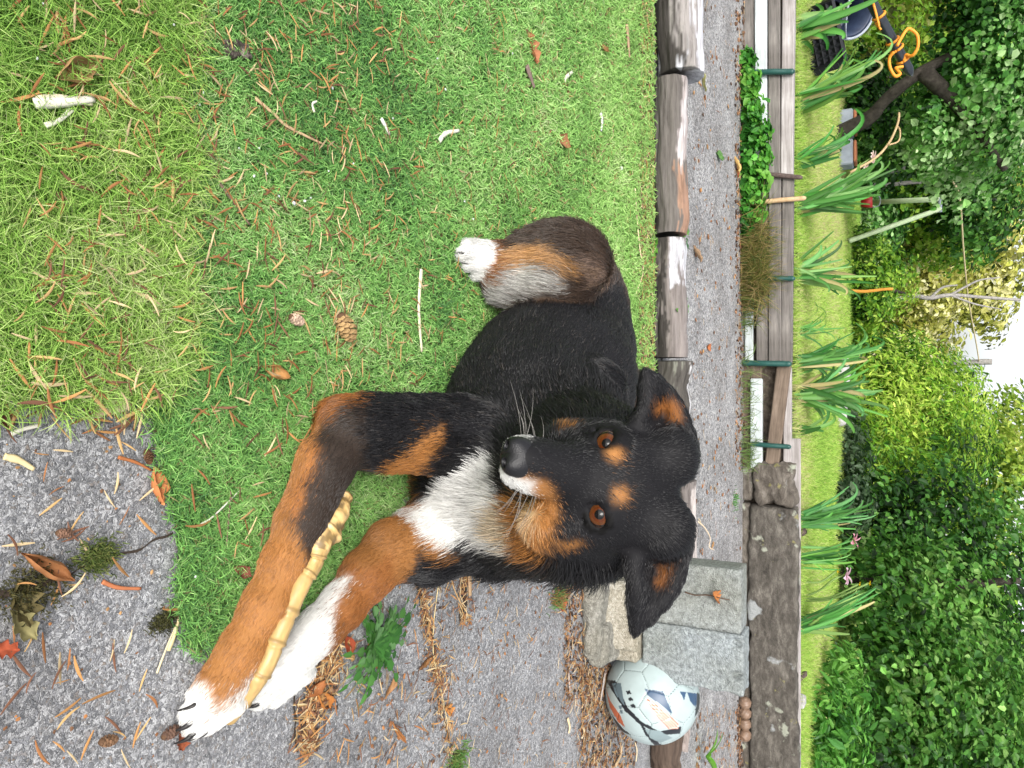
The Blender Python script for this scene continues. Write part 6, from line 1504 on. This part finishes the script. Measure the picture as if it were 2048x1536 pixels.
# single hairs differ; some grizzled hairs in the black saddle
hcol = hc * rng.uniform(.65, 1.35, (NH, 1)); wh = hc.min(1) > .4; hcol[wh] = hc[wh] * rng.uniform(.92, 1.18, (wh.sum(), 1))
dark = hc.max(1) < .04
gz = dark & (rng.random(NH) < .06) & np.isin(part[DF[fi, 0]], [names.index(x) for x in ('body', 'arm1', 'neck', 'thigh', 'haunch')])
hcol[gz] = np.array((.040, .034, .031)) * rng.uniform(.6, 1.6, (gz.sum(), 1))
tanr = (hc[:, 0] > .15) & (hc[:, 2] < .15); hcol[tanr] *= np.array((1.1, 1.05, .9))
fur = kid(curves_obj('fur', pts, rads, np.clip(hcol, 0, .9), M_fur)); fur['kind'] = 'stuff'
# --- eyes
M_eye = attrmat('dog_eye', .03, .25)
SV, SF = sphere_mesh(64, 48)
gaze_t = np.array((0, 0, CAM_H))
for c, out_, ea, en in EYES:
    g = nrm(.2 * out_ + .8 * nrm(gaze_t - c)); x_ = nrm(np.cross(en, g)); y_ = np.cross(g, x_)
    Mx = np.stack([x_, y_, g], 1)
    ang = np.degrees(np.arccos(np.clip(SV[:, 2], -1, 1)))
    cc = np.tile(np.array((.05, .03, .025)), (len(SV), 1))
    th = np.arctan2(SV[:, 1], SV[:, 0]); st = .75 + .5 * vnoise(np.c_[np.cos(th) * 6, np.sin(th) * 6, ang * .08], 1, 4)
    ir = ang < 44; cc[ir] = (np.array((.085, .028, .008)) * st[:, None])[ir]
    inn = ang < 30; cc[inn] = (np.array((.075, .019, .005)) * st[:, None])[inn]
    cc[(ang > 43) & (ang < 55)] = (.012, .008, .006); cc[ang < 18] = (.003, .003, .003)
    rr = .0144 * (1 + .05 * np.clip(1 - ang / 45, 0, 1))
    kid(link('eye', mesh_np('eye', c + (SV * rr[:, None]) @ Mx.T, SF, True, cc), None, M_eye))
# --- nose
NS = SDF()
def NP(f, a, n): return H(f, a, n)
NS.ell(NP(.085, 0, -.0140), (.0140, .0172, .0125), HM, .006, 'n')
NS.ell(NP(.0925, 0, -.0200), (.0085, .0115, .0085), HM, .010, 'n')
NS.ell(NP(.0800, 0, -.0095), (.0120, .0125, .0070), HM, .012, 'n')
for sgn in (-1, 1):
    NS.ell(NP(.0935, sgn * .0098, -.0135), (.0080, .0062, .0070), HM, .009, 'n')
    NS.cap(NP(.1015, sgn * .0072, -.0150), NP(.0965, sgn * .0125, -.0135), .0032, .0026, .002, 'n', sub=True)
    NS.cap(NP(.0960, sgn * .0135, -.0135), NP(.0880, sgn * .0175, -.0165), .0016, .0012, .002, 'n', sub=True)
NS.cap(NP(.103, 0, -.010), NP(.101, 0, -.028), .0012, .0012, .002, 'n', sub=True)
nv, nf = NS.mesh(.0011, 1)
m, t, b = newmat('nose_leather'); b.inputs['Base Color'].default_value = (.0075, .0072, .009, 1); b.inputs['Specular IOR Level'].default_value = .38; b.inputs['Roughness'].default_value = .42
vo = N(t, 'ShaderNodeTexVoronoi', Scale=900.0); t.links.new(coords(t), vo.inputs['Vector']); bump(t, b, vo.outputs[0], .35, .0006)
kid(link('nose', mesh_np('nose', nv, nf, True), None, m))
# --- mouth line
M_lip = flat('lip', (.015, .012, .012), .4)
# --- claws
M_claw = noisy('claw_horn', [(.3, (.008, .007, .007)), (.7, (.03, .026, .024))], 60, .35, bmp=.1)
def claw(a, b, L, m=M_claw):
    d = nrm(b - a); d[2] = 0; d = nrm(d); t_ = np.linspace(0, 1, 7)
    P_ = b + d * .006 + np.outer(t_, d) * L + np.outer(.004 + .004 * np.sin(t_ * 2.4) - t_ ** 2 * .013, (0, 0, 1))
    mb = MB(); mb.tube(P_, .0029 * (1 - t_ ** 1.5) + .0005, 8); o = mb.build('claw', m, None, True); kid(o)
for a, b in toe1: claw(a, b, .017)
for a, b in toe2[:3]: claw(a, b, .012)
for a, b in toeh: claw(a, b, .010)
# --- whiskers
wp = []
for sgn in (-1, 1):
    for i in range(9):
        f, nn = rng.uniform(.045, .078), rng.uniform(-.040, -.022)
        r0 = H(f, sgn * .024, nn); d = nrm(sgn * a_ * rng.uniform(.7, 1) + m_ * rng.uniform(-.2, .5) + n_ * rng.uniform(-.5, .3)); L = rng.uniform(.025, .06)
        wp.append([r0 - d * .006, r0 + d * L * .33, r0 + d * L * .66 - n_ * .003, r0 + d * L - n_ * .009])
wp = np.array(wp)
wk = kid(curves_obj('whiskers', wp, np.tile(np.array((.00028, .00024, .00018, .00006)), (len(wp), 1)), np.tile(np.array((.16, .15, .14)), (len(wp), 1)), M_fur)); wk['kind'] = 'stuff'
